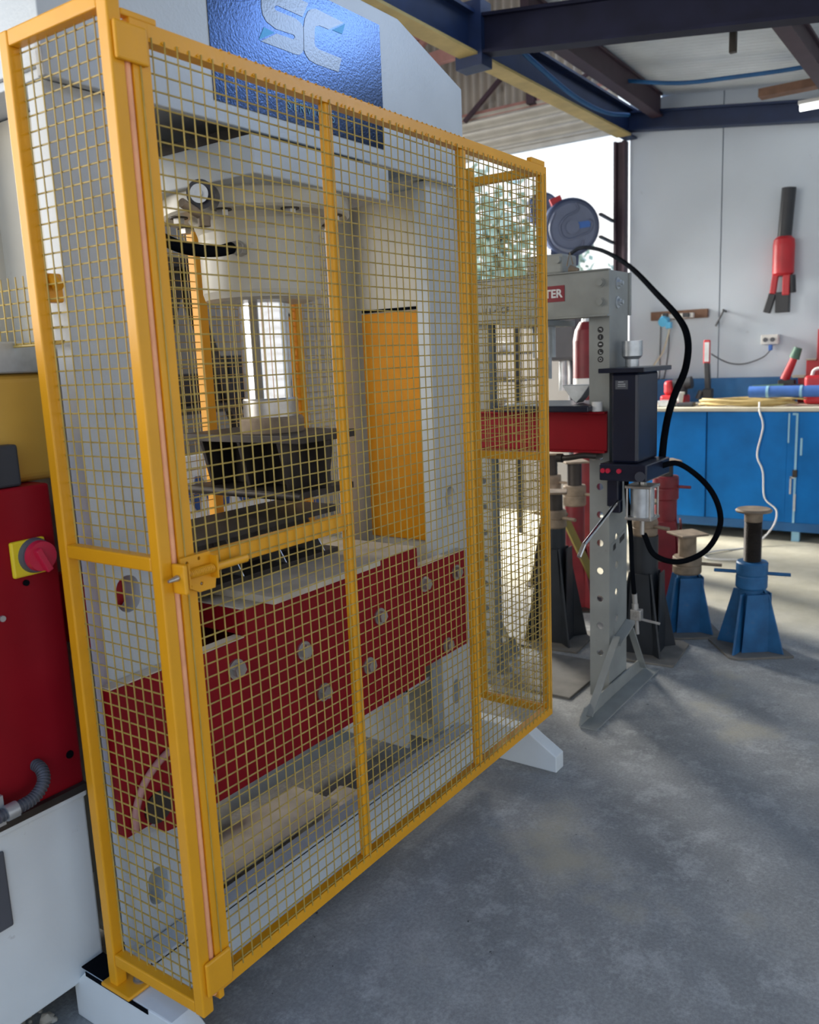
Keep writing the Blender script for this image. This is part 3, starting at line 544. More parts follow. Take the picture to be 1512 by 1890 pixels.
G().text('111 < CF', 0.040, (2.5515, 0.645, 1.812), -Y, Z, 0.0006).build('hand_lettering', KLET, hbm, label='black hand written marks 111 < CF')
# warning pictograms on the column: black discs with a white glyph
for k, z in enumerate((1.712, 1.680, 1.648, 1.616, 1.583)):
    y = 0.131; ic = G().cyl((2.5748, y, z), (2.5738, y, z), 0.0135, n=24).build('pictogram', KLET, col_r)
    g = G()
    if k == 0: g.bar((2.5735, y-0.006, z+0.003), (2.5735, y+0.006, z+0.003), 0.0006, 0.003).bar((2.5735, y-0.005, z-0.005), (2.5735, y-0.002, z), 0.0006, 0.002)
    elif k == 1: g.bar((2.5735, y, z-0.006), (2.5735, y, z+0.006), 0.005, 0.0006)
    elif k == 2: g.bar((2.5735, y-0.006, z+0.001), (2.5735, y+0.006, z+0.001), 0.0006, 0.005)
    elif k == 3: g.bar((2.5735, y+0.003, z-0.006), (2.5735, y+0.003, z+0.006), 0.004, 0.0006).bar((2.5735, y-0.006, z-0.005), (2.5735, y+0.003, z-0.005), 0.0006, 0.003)
    else: g.tube([(2.5735, y+0.006*math.cos(a), z+0.006*math.sin(a)) for a in [2*PI*i/12 for i in range(12)]], 0.0010, 6, closed=True)
    g.build('glyph', WLET, ic)
st = G().prism([(2.585, 0.688), (2.785, 0.735), (2.785, 0.785), (2.585, 0.738)], (0, 0.0895, 0), X, Z, 0.001).build('sticker', GRYP, col_r)
G().prism([(2.62, 0.705), (2.65, 0.712), (2.65, 0.738), (2.62, 0.731)], (0, 0.0880, 0), X, Z, 0.0008).prism([(2.70, 0.724), (2.76, 0.738), (2.76, 0.764), (2.70, 0.750)], (0, 0.0880, 0), X, Z, 0.0008).build('sticker_print', KLET, col_r)
# red bed beams (front and rear channels) with bed plate
G().box(2.535, 2.545, 0.085, 0.80, 1.178, 1.352).box(2.505, 2.545, 0.085, 0.80, 1.346, 1.356).box(2.505, 2.545, 0.085, 0.80, 1.172, 1.182).build('bed_beam', RED, sp, 0.003)
G().box(2.83, 2.84, 0.085, 0.80, 1.178, 1.352).box(2.83, 2.87, 0.085, 0.80, 1.346, 1.356).build('bed_beam', RED, sp, 0.003)
for y in (0.135, 0.75): G().cyl((2.50, y, 1.155), (2.88, y, 1.155), 0.015, n=14).build('bed_pin', STL, sp)
G().tube(smooth_path([(2.50, 0.125, 1.16), (2.47, 0.17, 1.165), (2.46, 0.23, 1.155), (2.47, 0.275, 1.15)]), 0.013, 10).cyl((2.47, 0.27, 1.15), (2.47, 0.295, 1.15), 0.020, n=14).build('pin_handle', DKST, sp)
# ram under the head beam
G().box(2.50, 2.87, 0.38, 0.60, 1.742, 1.768).build('ram_plate', GRYP, sp, 0.003)
G().cyl((2.69, 0.46, 1.60), (2.69, 0.46, 1.742), 0.055, n=24).cyl((2.69, 0.46, 1.50), (2.69, 0.46, 1.60), 0.035, n=20).build('ram', GALV, sp)
G().box(2.60, 2.76, 0.32, 0.50, 1.969, 2.06).cyl((2.58, 0.34, 2.03), (2.60, 0.34, 2.03), 0.015, n=12).build('cylinder_head', GRYP, sp, 0.012)
G().cyl((2.6, 0.285, 1.985), (2.6, 0.245, 1.975), 0.02, 0.012, n=10).tube([(2.60, 0.30, 2.0), (2.60, 0.285, 2.06), (2.60, 0.27, 2.005)], 0.003, 6).build('return_hook', RUST, sp)
# feet: angle irons with diagonal braces
for y0, s_ in ((0.075, -1), (0.81, 1)):
    f_ = G().box(2.20, 3.02, min(y0, y0+0.075*s_), max(y0, y0+0.075*s_), 0.0, 0.008)
    f_.prism([(2.20, 0.008), (3.02, 0.008), (3.00, 0.050), (2.98, 0.072), (2.26, 0.072), (2.22, 0.045)], (0, y0+0.008, 0), X, Z, 0.008)
    f_ = f_.build('foot', GRYP, sp, 0.001)
    yb = y0-0.012 if s_ < 0 else y0+0.016
    G().bar((2.27, yb, 0.03), (2.60, yb, 0.30), 0.008, 0.032, up=(0,1,0)).build('brace', GRYP, f_)
    G().bar((2.96, yb, 0.03), (2.78, yb, 0.29), 0.008, 0.032, up=(0,1,0)).build('brace', GRYP, f_)
    G().bar((2.585, yb, 0.265), (2.79, yb, 0.325), 0.008, 0.05, up=(0,1,0)).build('brace_strap', GRYP, f_)
# air-over-hydraulic pump mounted on the right column
pm = G().box(2.48, 2.74, -0.075, 0.045, 1.135, 1.525).build('pump_reservoir', BLKS, sp, 0.012, label='glossy blue black oil reservoir')
G().box(2.44, 2.80, -0.115, 0.088, 1.525, 1.545).build('pump_top_plate', BLKS, sp, 0.003)
G().box(2.4785, 2.480, -0.03, 0.025, 1.455, 1.492).build('rating_label', GPLA, pm)
for z in (1.484, 1.474, 1.466): G().box(2.4778, 2.4785, -0.012 if z > 1.48 else -0.02, 0.012 if z > 1.48 else 0.014, z, z+0.003).build('label_print', GALV, pm)
pb = G().box(2.45, 2.76, -0.125, 0.088, 1.06, 1.135).cyl((2.47, -0.09, 1.085), (2.44, -0.10, 1.085), 0.022, n=14).build('pump_block', BLKS, sp, 0.006)
for y in (0.068, 0.045, -0.005): G().cyl((2.45, y, 1.105), (2.440, y, 1.105), 0.0105, n=16).build('red_plug', ISOR, pb, label='red screw plug')
ac = G().cyl((2.60, -0.055, 0.885), (2.60, -0.055, 1.015), 0.052, n=28).build('air_cylinder', GALV, sp, label='silver air cylinder')
G().box(2.54, 2.66, -0.115, 0.005, 1.015, 1.028).box(2.54, 2.66, -0.115, 0.005, 0.872, 0.885).build('end_plate', STL, ac, 0.003)
for dx in (-0.052, 0.052):
    for dy in (-0.052, 0.052): G().cyl((2.60+dx, -0.055+dy, 0.872), (2.60+dx, -0.055+dy, 1.028), 0.005, n=8).build('tie_rod', STL, ac)
G().cyl((2.60, -0.055, 1.028), (2.60, -0.055, 1.06), 0.016, n=6).cyl((2.60, -0.055, 0.80), (2.60, -0.055, 0.872), 0.010, n=12).build('air_fitting', STL, ac)
G().box(2.53, 2.585, 0.03, 0.085, 0.93, 1.06).box(2.54, 2.575, 0.025, 0.07, 0.90, 0.96).build('lever_socket', BLKS, sp, 0.006)
G().cyl((2.53, 0.035, 0.955), (2.16, 0.035, 0.835), 0.0095, n=14).cyl((2.16, 0.035, 0.835), (2.12, 0.04, 0.79), 0.0095, n=14).build('pump_lever', CHR, sp, label='thin chrome pump lever')
G().tube(smooth_path([(2.66, -0.10, 1.10), (2.70, -0.19, 1.11), (2.74, -0.31, 1.00), (2.74, -0.36, 0.86), (2.72, -0.31, 0.73), (2.68, -0.20, 0.67), (2.64, -0.10, 0.70), (2.61, -0.06, 0.80)], 10), 0.0125, 12).build('pressure_hose', BLK, sp)
G().tube(smooth_path([(2.60, 0.02, 1.06), (2.60, 0.015, 0.96), (2.605, 0.0, 0.80), (2.61, -0.005, 0.64), (2.63, -0.01, 0.50)]), 0.0105, 10).build('air_line', BLK, sp)
av = G().cyl((2.63, -0.01, 0.51), (2.635, -0.012, 0.46), 0.012, n=14).box(2.615, 2.655, -0.045, 0.005, 0.385, 0.435).cyl((2.635, -0.02, 0.385), (2.64, -0.022, 0.315), 0.009, n=12).cyl((2.635, -0.013, 0.435), (2.635, -0.012, 0.46), 0.016, n=6).build('air_valve', STL, sp, 0.004, label='silver air valve at the end of the hanging line')
G().bar((2.635, -0.04, 0.39), (2.65, -0.125, 0.375), 0.012, 0.008).build('valve_lever', STL, av)
# things on the workshop press
tag(G().lathe((2.66, 0.018, 1.546), [(0.0, 0), (0.030, 0), (0.030, 0.032), (0.045, 0.046), (0.045, 0.112), (0.030, 0.112), (0.030, 0.06)], 28).build('impact_socket', GALV), 'large grey impact socket standing on the black pump reservoir', 'socket')
tag(G().box(2.46, 2.90, 0.14, 0.62, 1.357, 1.385).build('bed_block', BLKS, None, 0.006), 'black arbor plate lying on the red beam of the grey press', 'plate')
tag(G().prism([(0.20, 1.47), (0.34, 1.47), (0.295, 1.41), (0.27, 1.386), (0.245, 1.41)], (2.62, 0, 0), Y, Z, 0.08).build('v_block', GALV, None, 0.003), 'small silver wedge block standing on the black plate of the grey press', 'block')
tag(G().cyl((2.52, 0.125, 1.358), (2.52, 0.125, 1.40), 0.024, n=18).build('paper_roll', WPLA), 'small white and pink roll on the red beam beside the column', 'roll')

# ================================================================== AXLE STANDS
def stand(name, label, x, y, rot, base, zfin, zcol0, zcol1, ztop, rp0, rc, rs_, body, collar, screw, plate, fin_top, fin_bot, thread=True, handle=0.19, platew=None, group='axle stands', toprot=0.3, rnd=False):
    t = thing(name, label, 'axle stand', (x, y, 0), group)
    c, s = math.cos(rot), math.sin(rot); u = V((c, s, 0)); w = V((-s, c, 0)); o = V((x, y, 0))
    G().prism([(-base, -base), (base*0.8, -base), (base, -base*0.8), (base, base), (-base*0.8, base), (-base, base*0.8)], o, u, w, 0.012).build('base_plate', plate, t, 0.002)
    G().cyl(o+Z*0.012, o+Z*zcol0, rp0, n=24).build('tube', body, t)
    for k in range(4):
        a = rot+PI/4+k*PI/2; d = V((math.cos(a), math.sin(a), 0)); q = d.cross(Z)
        G().prism([(rp0*0.9, 0.012), (fin_bot, 0.012), (fin_top, zfin), (rp0*0.9, zfin)], o+q*0.006, d, Z, 0.012).build('fin', body, t, 0.002)
    # folded side sheets between the fins
    G().prism([(-fin_bot*0.42, 0.012), (fin_bot*0.42, 0.012), (fin_top*0.55, zfin), (-fin_top*0.55, zfin)], o-w*(rp0+0.02), u, Z, 0.006).prism([(-fin_bot*0.42, 0.012), (fin_bot*0.42, 0.012), (fin_top*0.55, zfin), (-fin_top*0.55, zfin)], o-u*(rp0+0.02), -w, Z, 0.006).build('skirt', body, t)
    cl = G().lathe(o, [(0.0, zcol0), (rc*0.93, zcol0), (rc, zcol0+0.008), (rc, zcol0+(zcol1-zcol0)*0.45), (rc*0.96, zcol0+(zcol1-zcol0)*0.5), (rc, zcol0+(zcol1-zcol0)*0.55), (rc, zcol1-0.008), (rc*0.93, zcol1), (0.0, zcol1)], 30).build('collar_nut', collar, t)
    zm = (zcol0+zcol1)/2+0.01
    for k, (a, ln) in enumerate(((rot+1.1, handle), (rot+1.1+PI, handle), (rot+1.1-PI/2, rc+0.03))):
        d = V((math.cos(a), math.sin(a), 0)); G().cyl(o+Z*zm+d*rc*0.8, o+Z*zm+d*ln, 0.0095, n=12).build('nut_handle', collar, cl)
    if thread:
        pr = [(0.0, zcol1-0.02)]; z = zcol1-0.02
        while z < ztop-0.02: pr += [(rs_, z), (rs_*0.88, z+0.004), (rs_, z+0.008)]; z += 0.008
        pr += [(rs_*0.95, ztop-0.01)]
        G().lathe(o, pr, 22).build('screw', screw, t)
    else: G().cyl(o+Z*(zcol1-0.02), o+Z*(ztop-0.005), rs_, n=22).build('screw', screw, t)
    pw = platew or rc*1.2
    c2, s2 = math.cos(rot+toprot), math.sin(rot+toprot); u2 = V((c2, s2, 0)); w2 = V((-s2, c2, 0))
    if rnd: G().lathe(o, [(0.0, ztop+0.006), (pw*0.9, ztop+0.008), (pw, ztop), (pw*0.96, ztop-0.008), (rs_, ztop-0.012), (rs_*0.98, ztop-0.06)], 26).build('saddle', RUST, t)
    else: G().prism([(-pw, -pw), (pw, -pw), (pw, pw), (-pw, pw)], o+Z*(ztop-0.006), u2, w2, 0.012).build('saddle', RUST, t, 0.003)
    return t
stand('axle_stand', 'blue axle stand with a tall threaded screw, standing alone nearest the bench on the right', 3.56, -0.315, 0.62, 0.165, 0.325, 0.345, 0.49, 0.765, 0.060, 0.080, 0.046, STDB, STDB, DKST, TANST, 0.10, 0.185, rnd=True, platew=0.092)
stand('axle_stand', 'short blue axle stand with a wide top plate, left of the lone blue one', 3.72, 0.075, 0.55, 0.17, 0.33, 0.345, 0.445, 0.575, 0.055, 0.080, 0.05, STDB, RUST, RUST, TANST, 0.10, 0.175, thread=False, platew=0.085)
stand('axle_stand', 'tall black axle stand with a tan collar, directly behind the silver air valve', 3.28, 0.17, 0.08, 0.205, 0.45, 0.645, 0.735, 0.825, 0.070, 0.066, 0.045, STDK, RUST, DKST, TANST, 0.085, 0.185, thread=False, handle=0.16, platew=0.06)
stand('axle_stand', 'red axle stand with a dusty pink collar, behind the loop of black hose', 4.20, 0.36, 0.4, 0.17, 0.55, 0.68, 0.83, 0.925, 0.070, 0.080, 0.045, STDR, STDR, DKST, DKST, 0.09, 0.18, thread=False, platew=0.075, handle=0.16)
stand('axle_stand', 'red axle stand with a rusty tan collar, seen left of the perforated column', 3.90, 0.845, 0.4, 0.17, 0.40, 0.66, 0.79, 0.94, 0.062, 0.072, 0.045, STDR, RUST, DKST, DKST, 0.08, 0.17, thread=False, platew=0.075, handle=0.17)
stand('axle_stand', 'black axle stand with a grey saddle, half hidden behind the right edge of the guard', 3.22, 0.665, 0.10, 0.185, 0.55, 0.66, 0.76, 0.86, 0.060, 0.066, 0.045, STDK, RUST, DKST, TANST, 0.075, 0.19, thread=False, platew=0.07, handle=0.16)
stand('axle_stand', 'dark axle stand in the back row between the grey press columns', 4.35, 1.22, 0.3, 0.17, 0.50, 0.66, 0.78, 0.93, 0.060, 0.070, 0.045, STDK, RUST, DKST, DKST, 0.08, 0.18, thread=False, platew=0.075, handle=0.16)
tag(G().bar((3.62, 0.79, 0.64), (3.45, 0.52, 0.30), 0.012, 0.085, up=(1,0,0)).build('painted_bar', OLIVE, None, 0.002), 'olive yellow flat bar leaning between the stands left of the column', 'bar')
tag(G().box(4.20, 4.235, 0.72, 0.755, 0.0, 0.56).box(4.13, 4.30, 0.655, 0.82, 0, 0.01).build('thin_post', CRMT, None, 0.003), 'thin pale upright post between the red stand and the column', 'post')
tag(G().bar((2.72, 0.60, 0.006), (2.72, 0.24, 0.006), 0.52, 0.012).build('floor_plate', TANST, None, 0.003), 'rectangular dusty steel floor plate between the feet of the grey press', 'floor plate', 'steel floor plates')

# ================================================================== WORKBENCH and the bench clutter
BXF = 6.35
wbn = thing('workbench', 'long blue steel workbench against the white back wall', 'workbench', (6.75, 0.0, 0))
G().box(BXF+0.02, 7.18, -1.9, 1.45, 0.10, 1.075).build('carcass', BLUD, wbn, 0.003)
G().box(BXF-0.02, 7.18, -1.9, 1.45, 1.075, 1.105).build('worktop', CRMT, wbn, 0.003, label='cream dusty worktop')
G().box(7.14, 7.2, -1.9, 1.45, 1.105, 1.325).build('upstand', BLUD, wbn, 0.003)
G().box(BXF-0.005, BXF+0.02, 0.715, 1.45, 0.16, 1.07).build('door', BLUE, wbn, 0.004)
G().box(BXF, BXF+0.02, 0.065, 0.705, 0.16, 1.07).build('door', BLUE, wbn, 0.004)
dr = G().box(BXF, BXF+0.02, -0.90, -0.02, 0.16, 1.07).build('door', BLUE, wbn, 0.004)
G().box(BXF, BXF+0.02, -0.02, 0.065, 0.16, 1.07).build('stile', BLUE, wbn, 0.002)
G().box(BXF-0.006, BXF, -0.012, 0.004, 0.16, 1.06).box(BXF-0.006, BXF, 0.05, 0.062, 0.82, 1.06).box(BXF-0.006, BXF, -0.05, -0.035, 0.72, 0.86).box(BXF-0.006, BXF, 0.0, 0.03, 1.045, 1.062).build('edge_strip', BLUL, wbn, label='pale blue edge strips on the middle stile')
G().box(BXF-0.012, BXF, 0.02, 0.034, 0.40, 0.54).box(BXF-0.012, BXF, 0.0, 0.034, 0.53, 0.545).box(BXF-0.012, BXF, -0.016, 0.0, 0.26, 0.40).build('hinge', GALV, wbn)
G().box(BXF-0.015, BXF, -0.02, 0.015, 0.54, 0.60).build('catch', DKST, wbn, 0.003)
G().box(BXF, BXF+0.05, -1.9, 1.45, 0.085, 0.16).build('kick_rail', BLUD, wbn, 0.002)
for y in (-1.7, -0.02, 1.35):
    for x in (6.40, 7.1): G().box(x-0.03, x+0.03, y-0.03, y+0.03, 0, 0.10).build('leg', BLUL if y == -0.02 and x < 6.5 else DKST, wbn)
ZT = 1.106
vs = thing('bench_vise', 'red and black machine with a pale knob at the left end of the bench', 'vise', (6.75, 1.10, ZT))
G().box(6.65, 6.85, 1.0, 1.22, ZT, ZT+0.09).build('base', REDB, vs, 0.02)
G().box(6.68, 6.82, 1.12, 1.20, ZT+0.09, ZT+0.22).build('head', REDB, vs, 0.03)
G().cyl((6.75, 1.12, ZT+0.18), (6.75, 0.96, ZT+0.20), 0.055, n=18).cyl((6.75, 1.06, ZT+0.09), (6.75, 1.06, ZT+0.17), 0.06, n=18).build('motor', DPLA, vs, 0.006)
G().cyl((6.62, 1.03, ZT+0.03), (6.62, 1.03, ZT+0.10), 0.028, 0.038, n=18).cyl((6.62, 1.03, ZT+0.10), (6.62, 1.03, ZT+0.12), 0.045, n=18).build('knob', WPLA, vs)
tag(G().box(6.45, 6.57, 1.03, 1.17, ZT, ZT+0.055).build('steel_block', GALV, None, 0.006), 'small silver block on the bench in front of the red machine', 'block')
tag(G().box(6.45, 6.55, 0.86, 1.01, ZT, ZT+0.035).build('tool_pouch', DPLA, None, 0.012), 'flat black pouch on the bench right of the silver block', 'pouch')
tag(G().box(6.42, 6.55, 1.24, 1.36, ZT, ZT+0.07).build('dark_tray', STDK, None, 0.01), 'dark tray on the bench corner just behind the black pump', 'tray')
lm = thing('work_lamp', 'red and black hand held work lamp standing upright on the bench', 'lamp', (6.8, 0.83, ZT))
G().box(6.76, 6.84, 0.79, 0.87, ZT, ZT+0.14).build('magnet_base', DPLA, lm, 0.008)
G().bar((6.80, 0.83, ZT+0.12), (6.80, 0.845, ZT+0.37), 0.045, 0.055, up=(1,0,0)).build('handle', DPLA, lm, 0.006)
G().box(6.778, 6.802, 0.815, 0.875, ZT+0.36, ZT+0.57).build('lamp_head', REDB, lm, 0.008)
G().box(6.772, 6.7785, 0.822, 0.862, ZT+0.38, ZT+0.55).build('lens', GALV, lm)
G().cyl((6.8, 0.89, ZT+0.12), (6.8, 0.92, ZT+0.05), 0.025, n=12).build('knob', GPLA, lm)
# coil of straw coloured cable
g = G()
for k in range(9):
    rx, ry = random.uniform(.10, .17), random.uniform(.28, .42); cx, cy = 6.58+random.uniform(-.02, .02), 0.46+random.uniform(-.10, .04)
    g.tube([(cx+rx*math.cos(a), cy+ry*math.sin(a), ZT+0.009+0.006*k+0.006*math.sin(3*a+k)) for a in [2*PI*i/40 for i in range(40)]], 0.007, 6, closed=True)
tag(g.build('cable_coil', YELC), 'coiled straw yellow cable spread on the bench top', 'cable')
tag(G().tube(smooth_path([(6.40, 0.30, ZT+0.04), (6.325, 0.28, ZT-0.03), (6.325, 0.25, 0.95), (6.33, 0.29, 0.72), (6.325, 0.24, 0.58), (6.33, 0.22, 0.36), (6.31, 0.12, 0.26), (6.25, 0.14, 0.12), (6.02, 0.24, 0.012), (5.75, 0.42, 0.012), (5.6, 0.50, 0.012), (5.45, 0.42, 0.012), (5.5, 0.20, 0.012)]), 0.007, 8).build('extension_lead', WPLA), 'pale cord hanging over the bench front onto the floor', 'cord')
tr = thing('tool_roll', 'rolled blue fabric tool bag lying on the bench', 'bag', (6.6, 0.1, ZT))
G().cyl((6.56, 0.42, ZT+0.118), (6.56, -0.32, ZT+0.118), 0.048, n=20).build('roll', BLUF, tr, 0.012)
for y in (0.28, 0.02): G().cyl((6.56, y, ZT+0.118), (6.56, y-0.02, ZT+0.118), 0.0505, n=20).build('strap', BLUL, tr)
gr = thing('angle_grinder', 'green angle grinder lying on the bench behind the blue tool roll', 'grinder', (6.85, 0.2, ZT))
G().cyl((6.84, 0.46, ZT+0.11), (6.84, 0.20, ZT+0.11), 0.05, 0.06, n=18).build('body', GREEN, gr, 0.006)
G().cyl((6.84, 0.20, ZT+0.11), (6.84, 0.04, ZT+0.12), 0.055, 0.045, n=16).box(6.80, 6.88, 0.12, 0.40, ZT, ZT+0.06).build('grip', DPLA, gr, 0.005)
dl = thing('drill', 'red and green drill leaning up behind the green grinder', 'drill', (7.0, 0.15, ZT))
G().cyl((6.95, 0.22, ZT+0.20), (6.95, 0.15, ZT+0.38), 0.04, 0.03, n=16).build('body', REDB, dl)
G().cyl((6.95, 0.15, ZT+0.38), (6.95, 0.12, ZT+0.47), 0.045, 0.035, n=16).build('chuck', GREEN, dl)
G().box(6.91, 6.985, 0.13, 0.27, ZT, ZT+0.20).build('battery', DPLA, dl, 0.01)
tb = thing('stepped_tool_rack', 'red stepped tool rack at the right edge of the bench', 'rack', (6.95, -0.2, ZT))
G().prism([(0.12, ZT), (-0.45, ZT), (-0.45, ZT+0.62), (-0.02, ZT+0.62), (-0.02, ZT+0.36), (0.06, ZT+0.36), (0.06, ZT+0.22), (0.12, ZT+0.22)], (7.0, 0, 0), Y, Z, 0.06).build('frame', REDB, tb, 0.004)
G().box(6.96, 7.08, -0.02, 0.06, ZT+0.361, ZT+0.372).box(6.94, 7.06, 0.06, 0.16, ZT+0.215, ZT+0.235).build('step', CRMT, tb)
tc_ = thing('tool_case', 'red plastic case with a white handle at the bench right edge', 'case', (6.75, -0.2, ZT))
G().box(6.70, 6.82, -0.45, 0.02, ZT+0.001, ZT+0.24).build('body', REDB, tc_, 0.03, seg=4)
G().tube(smooth_path([(6.76, -0.03, ZT+0.24), (6.76, -0.06, ZT+0.29), (6.76, -0.20, ZT+0.30), (6.76, -0.24, ZT+0.24)]), 0.014, 10).build('handle', WPLA, tc_)

# ================================================================== ON THE BACK WALL
WX = 7.22
pj = thing('hydraulic_ram_tool', 'red tool with a long black tube mounted upright on the white wall', 'tool', (7.15, 0.3, 1.87))
G().cyl((7.13, 0.30, 2.50), (7.13, 0.275, 2.93), 0.058, n=22).build('tube', DPLA, pj)
G().lathe((7.13, 0.30, 2.36), [(0.0, 0.17), (0.06, 0.17), (0.085, 0.145), (0.09, 0.10), (0.09, -0.14), (0.07, -0.16), (0, -0.16)], 22).bar((7.11, 0.345, 2.30), (7.11, 0.375, 2.05), 0.05, 0.05).bar((7.11, 0.265, 2.30), (7.11, 0.265, 2.03), 0.05, 0.06).build('body', REDB, pj, 0.008)
G().box(7.05, 7.13, 0.27, 0.33, 2.30, 2.42).build('cheek', ISOR, pj, 0.01)
G().cyl((7.12, 0.225, 2.20), (7.12, 0.215, 2.05), 0.03, n=14).box(7.09, 7.16, 0.235, 0.35, 1.885, 2.06).bar((7.11, 0.375, 2.05), (7.11, 0.42, 1.89), 0.05, 0.06).build('jaw', DPLA, pj, 0.006)
G().box(7.16, 7.22, 0.25, 0.37, 2.2, 2.4).build('wall_bracket', DKST, pj)
wb_ = thing('power_board', 'brown timber board with power outlets on the wall above the bench', 'power board', (7.2, 1.2, 1.93))
G().box(7.17, WX, 0.955, 1.49, 1.885, 1.965).build('board', TIMB, wb_, 0.004)
G().box(7.12, 7.17, 1.07, 1.37, 1.890, 1.935).build('outlet_strip', WPLA, wb_, 0.006)
G().box(7.085, 7.12, 1.10, 1.16, 1.895, 1.935).box(7.085, 7.12, 1.30, 1.35, 1.895, 1.945).build('black_plug', DPLA, wb_, 0.006)
G().cyl((7.06, 1.335, 1.86), (7.12, 1.335, 1.88), 0.045, 0.05, n=16).box(7.06, 7.12, 1.26, 1.31, 1.80, 1.86).build('blue_plug', BPLA, wb_, 0.005, label='bright blue plug')
tag(G().tube(smooth_path([(7.08, 1.27, 1.83), (7.10, 1.30, 1.72), (7.14, 1.36, 1.58), (7.16, 1.45, 1.46), (7.10, 1.50, 1.35), (6.95, 1.50, 1.15)]), 0.008, 8).build('pale_cord', CRMT), 'pale cream cord slanting down the wall from the blue plug', 'cord')
for i, (y0, y1) in enumerate(((1.40, 1.41), (1.32, 1.36))):
    tag(G().tube(smooth_path([(7.205, y0, 1.885), (7.205, y0+0.005, 1.6), (7.205, y1, 1.35), (7.13, y1, 1.33)]), 0.005, 6).build('hanging_cord', GPLA), ['thin grey cord hanging straight down from the left end of the power board', 'thin grey cord hanging just right of the first under the power board'][i], 'cord')
ob = thing('outlet_box', 'white outlet box with a blue plug on the wall under the red tool', 'outlet', (7.2, 0.39, 1.65))
G().box(7.14, WX, 0.325, 0.47, 1.615, 1.70).build('box', WPLA, ob, 0.006)
G().cyl((7.14, 0.43, 1.655), (7.13, 0.43, 1.655), 0.02, n=14).cyl((7.14, 0.37, 1.655), (7.13, 0.37, 1.655), 0.02, n=14).build('socket', GPLA, ob)
G().box(7.10, 7.14, 0.365, 0.395, 1.56, 1.61).build('plug', BLUF, ob, 0.005, label='blue plug')
tag(G().tube(smooth_path([(7.12, 0.38, 1.565), (7.14, 0.45, 1.50), (7.15, 0.60, 1.45), (7.14, 0.72, 1.455), (7.05, 0.80, 1.50), (6.85, 0.82, 1.55)]), 0.006, 8).build('lamp_cord', GPLA), 'grey cord drooping from the outlet box to the work lamp', 'cord')
tag(G().cyl((7.22, 0.80, 1.93), (7.13, 0.80, 1.94), 0.010, n=10).cyl((7.15, 0.80, 1.94), (7.15, 0.87, 1.80), 0.008, n=8).build('wall_hook', DPLA), 'bent metal hook on the wall right of the power board', 'hook')
# hose reels on the column
def reel(label, x, y, z, r, face_col, parts=True):
    t = thing('hose_reel', label, 'hose reel', (x, y, z), 'hose reels on the column')
    a = V((-0.78, -0.50, -0.10)).normalized(); c = V((x, y, z)); s_ = -a.cross(Z).normalized(); u = V(Z-a*a.z).normalized()
    G().lathe(c, [(0.0, 0.09), (r*0.90, 0.09), (r*0.97, 0.07), (r, 0.03), (r, -0.09), (r*0.93, -0.12), (0, -0.12)], 40, axis=a).build('drum_case', REEL, t)
    G().lathe(c, [(0.0, 0.104), (r*0.80, 0.104), (r*0.86, 0.09)], 40, axis=a).build('face_plate', face_col, t)
    pts = []
    for p in ((0.10, 0.80), (0.20, 0.62), (0.05, 0.48), (-0.20, 0.38), (-0.42, 0.10), (-0.36, -0.25), (-0.10, -0.40), (0.25, -0.30), (0.60, -0.16), (0.70, 0.10), (0.58, 0.22)): pts.append(c+a*0.108+s_*p[0]*r+u*p[1]*r)
    G().tube(smooth_path(pts, 6), 0.011, 8).build('raised_rib', REEL2, t)
    G().tube(smooth_path([c+a*0.108+s_*p[0]*r+u*p[1]*r for p in ((-0.62, 0.5), (-0.78, 0.0), (-0.60, -0.52), (-0.1, -0.75), (0.3, -0.66), (0.38, -0.45))], 6), 0.011, 8).build('raised_rib', REEL2, t)
    G().cyl(c+a*0.10, c+a*0.125-s_*0.0, r*0.24, n=22).build('hub', REEL2, t)
    if parts:
        G().prism([(0.18, -0.06), (0.62, -0.02), (0.62, 0.20), (0.18, 0.16)], c+a*0.106, s_*r, u*r, 0.006).build('label_plate', BLUF, t, label='small blue label plate')
        q = c-s_*0.50*r+u*0.86*r; G().bar(q-s_*0.05-u*0.02, q+s_*0.05+u*0.02, 0.10, 0.05, up=a).build('red_stop', REDB, t, 0.008, label='red stop')
        for zz in (0.10, -0.10): G().bar((x+0.1, y-0.25, z+zz), (7.10, 1.84, z+zz-0.02), 0.03, 0.022).build('wall_arm', DPLA, t)
        G().bar(c-s_*0.75*r-u*0.98*r, c+s_*0.30*r-u*1.02*r, 0.16, 0.06, up=a).build('hose_outlet', REEL, t, 0.015)
    return t
reel('blue grey hose reel with a curved raised rib, hung beside the plum column', 6.60, 2.06, 2.76, 0.262, REEL2)
reel('second dark hose reel, mostly hidden behind the right edge of the guard', 6.9, 2.49, 3.01, 0.16, REEL2, False)
tag(G().tube(smooth_path([(6.42, 1.99, 2.50), (6.1, 1.74, 2.505), (5.6, 1.354, 2.407), (4.7, 0.796, 2.181), (3.9, 0.32, 1.921), (3.4, 0.038, 1.76), (3.1, -0.095, 1.648), (2.97, -0.125, 1.524), (2.89, -0.105, 1.416), (2.84, -0.09, 1.319), (2.80, -0.085, 1.22), (2.77, -0.085, 1.12)], 10), 0.0165, 12).build('air_hose', BLK), 'long black air hose arching from the hose reel to the pump', 'hose')

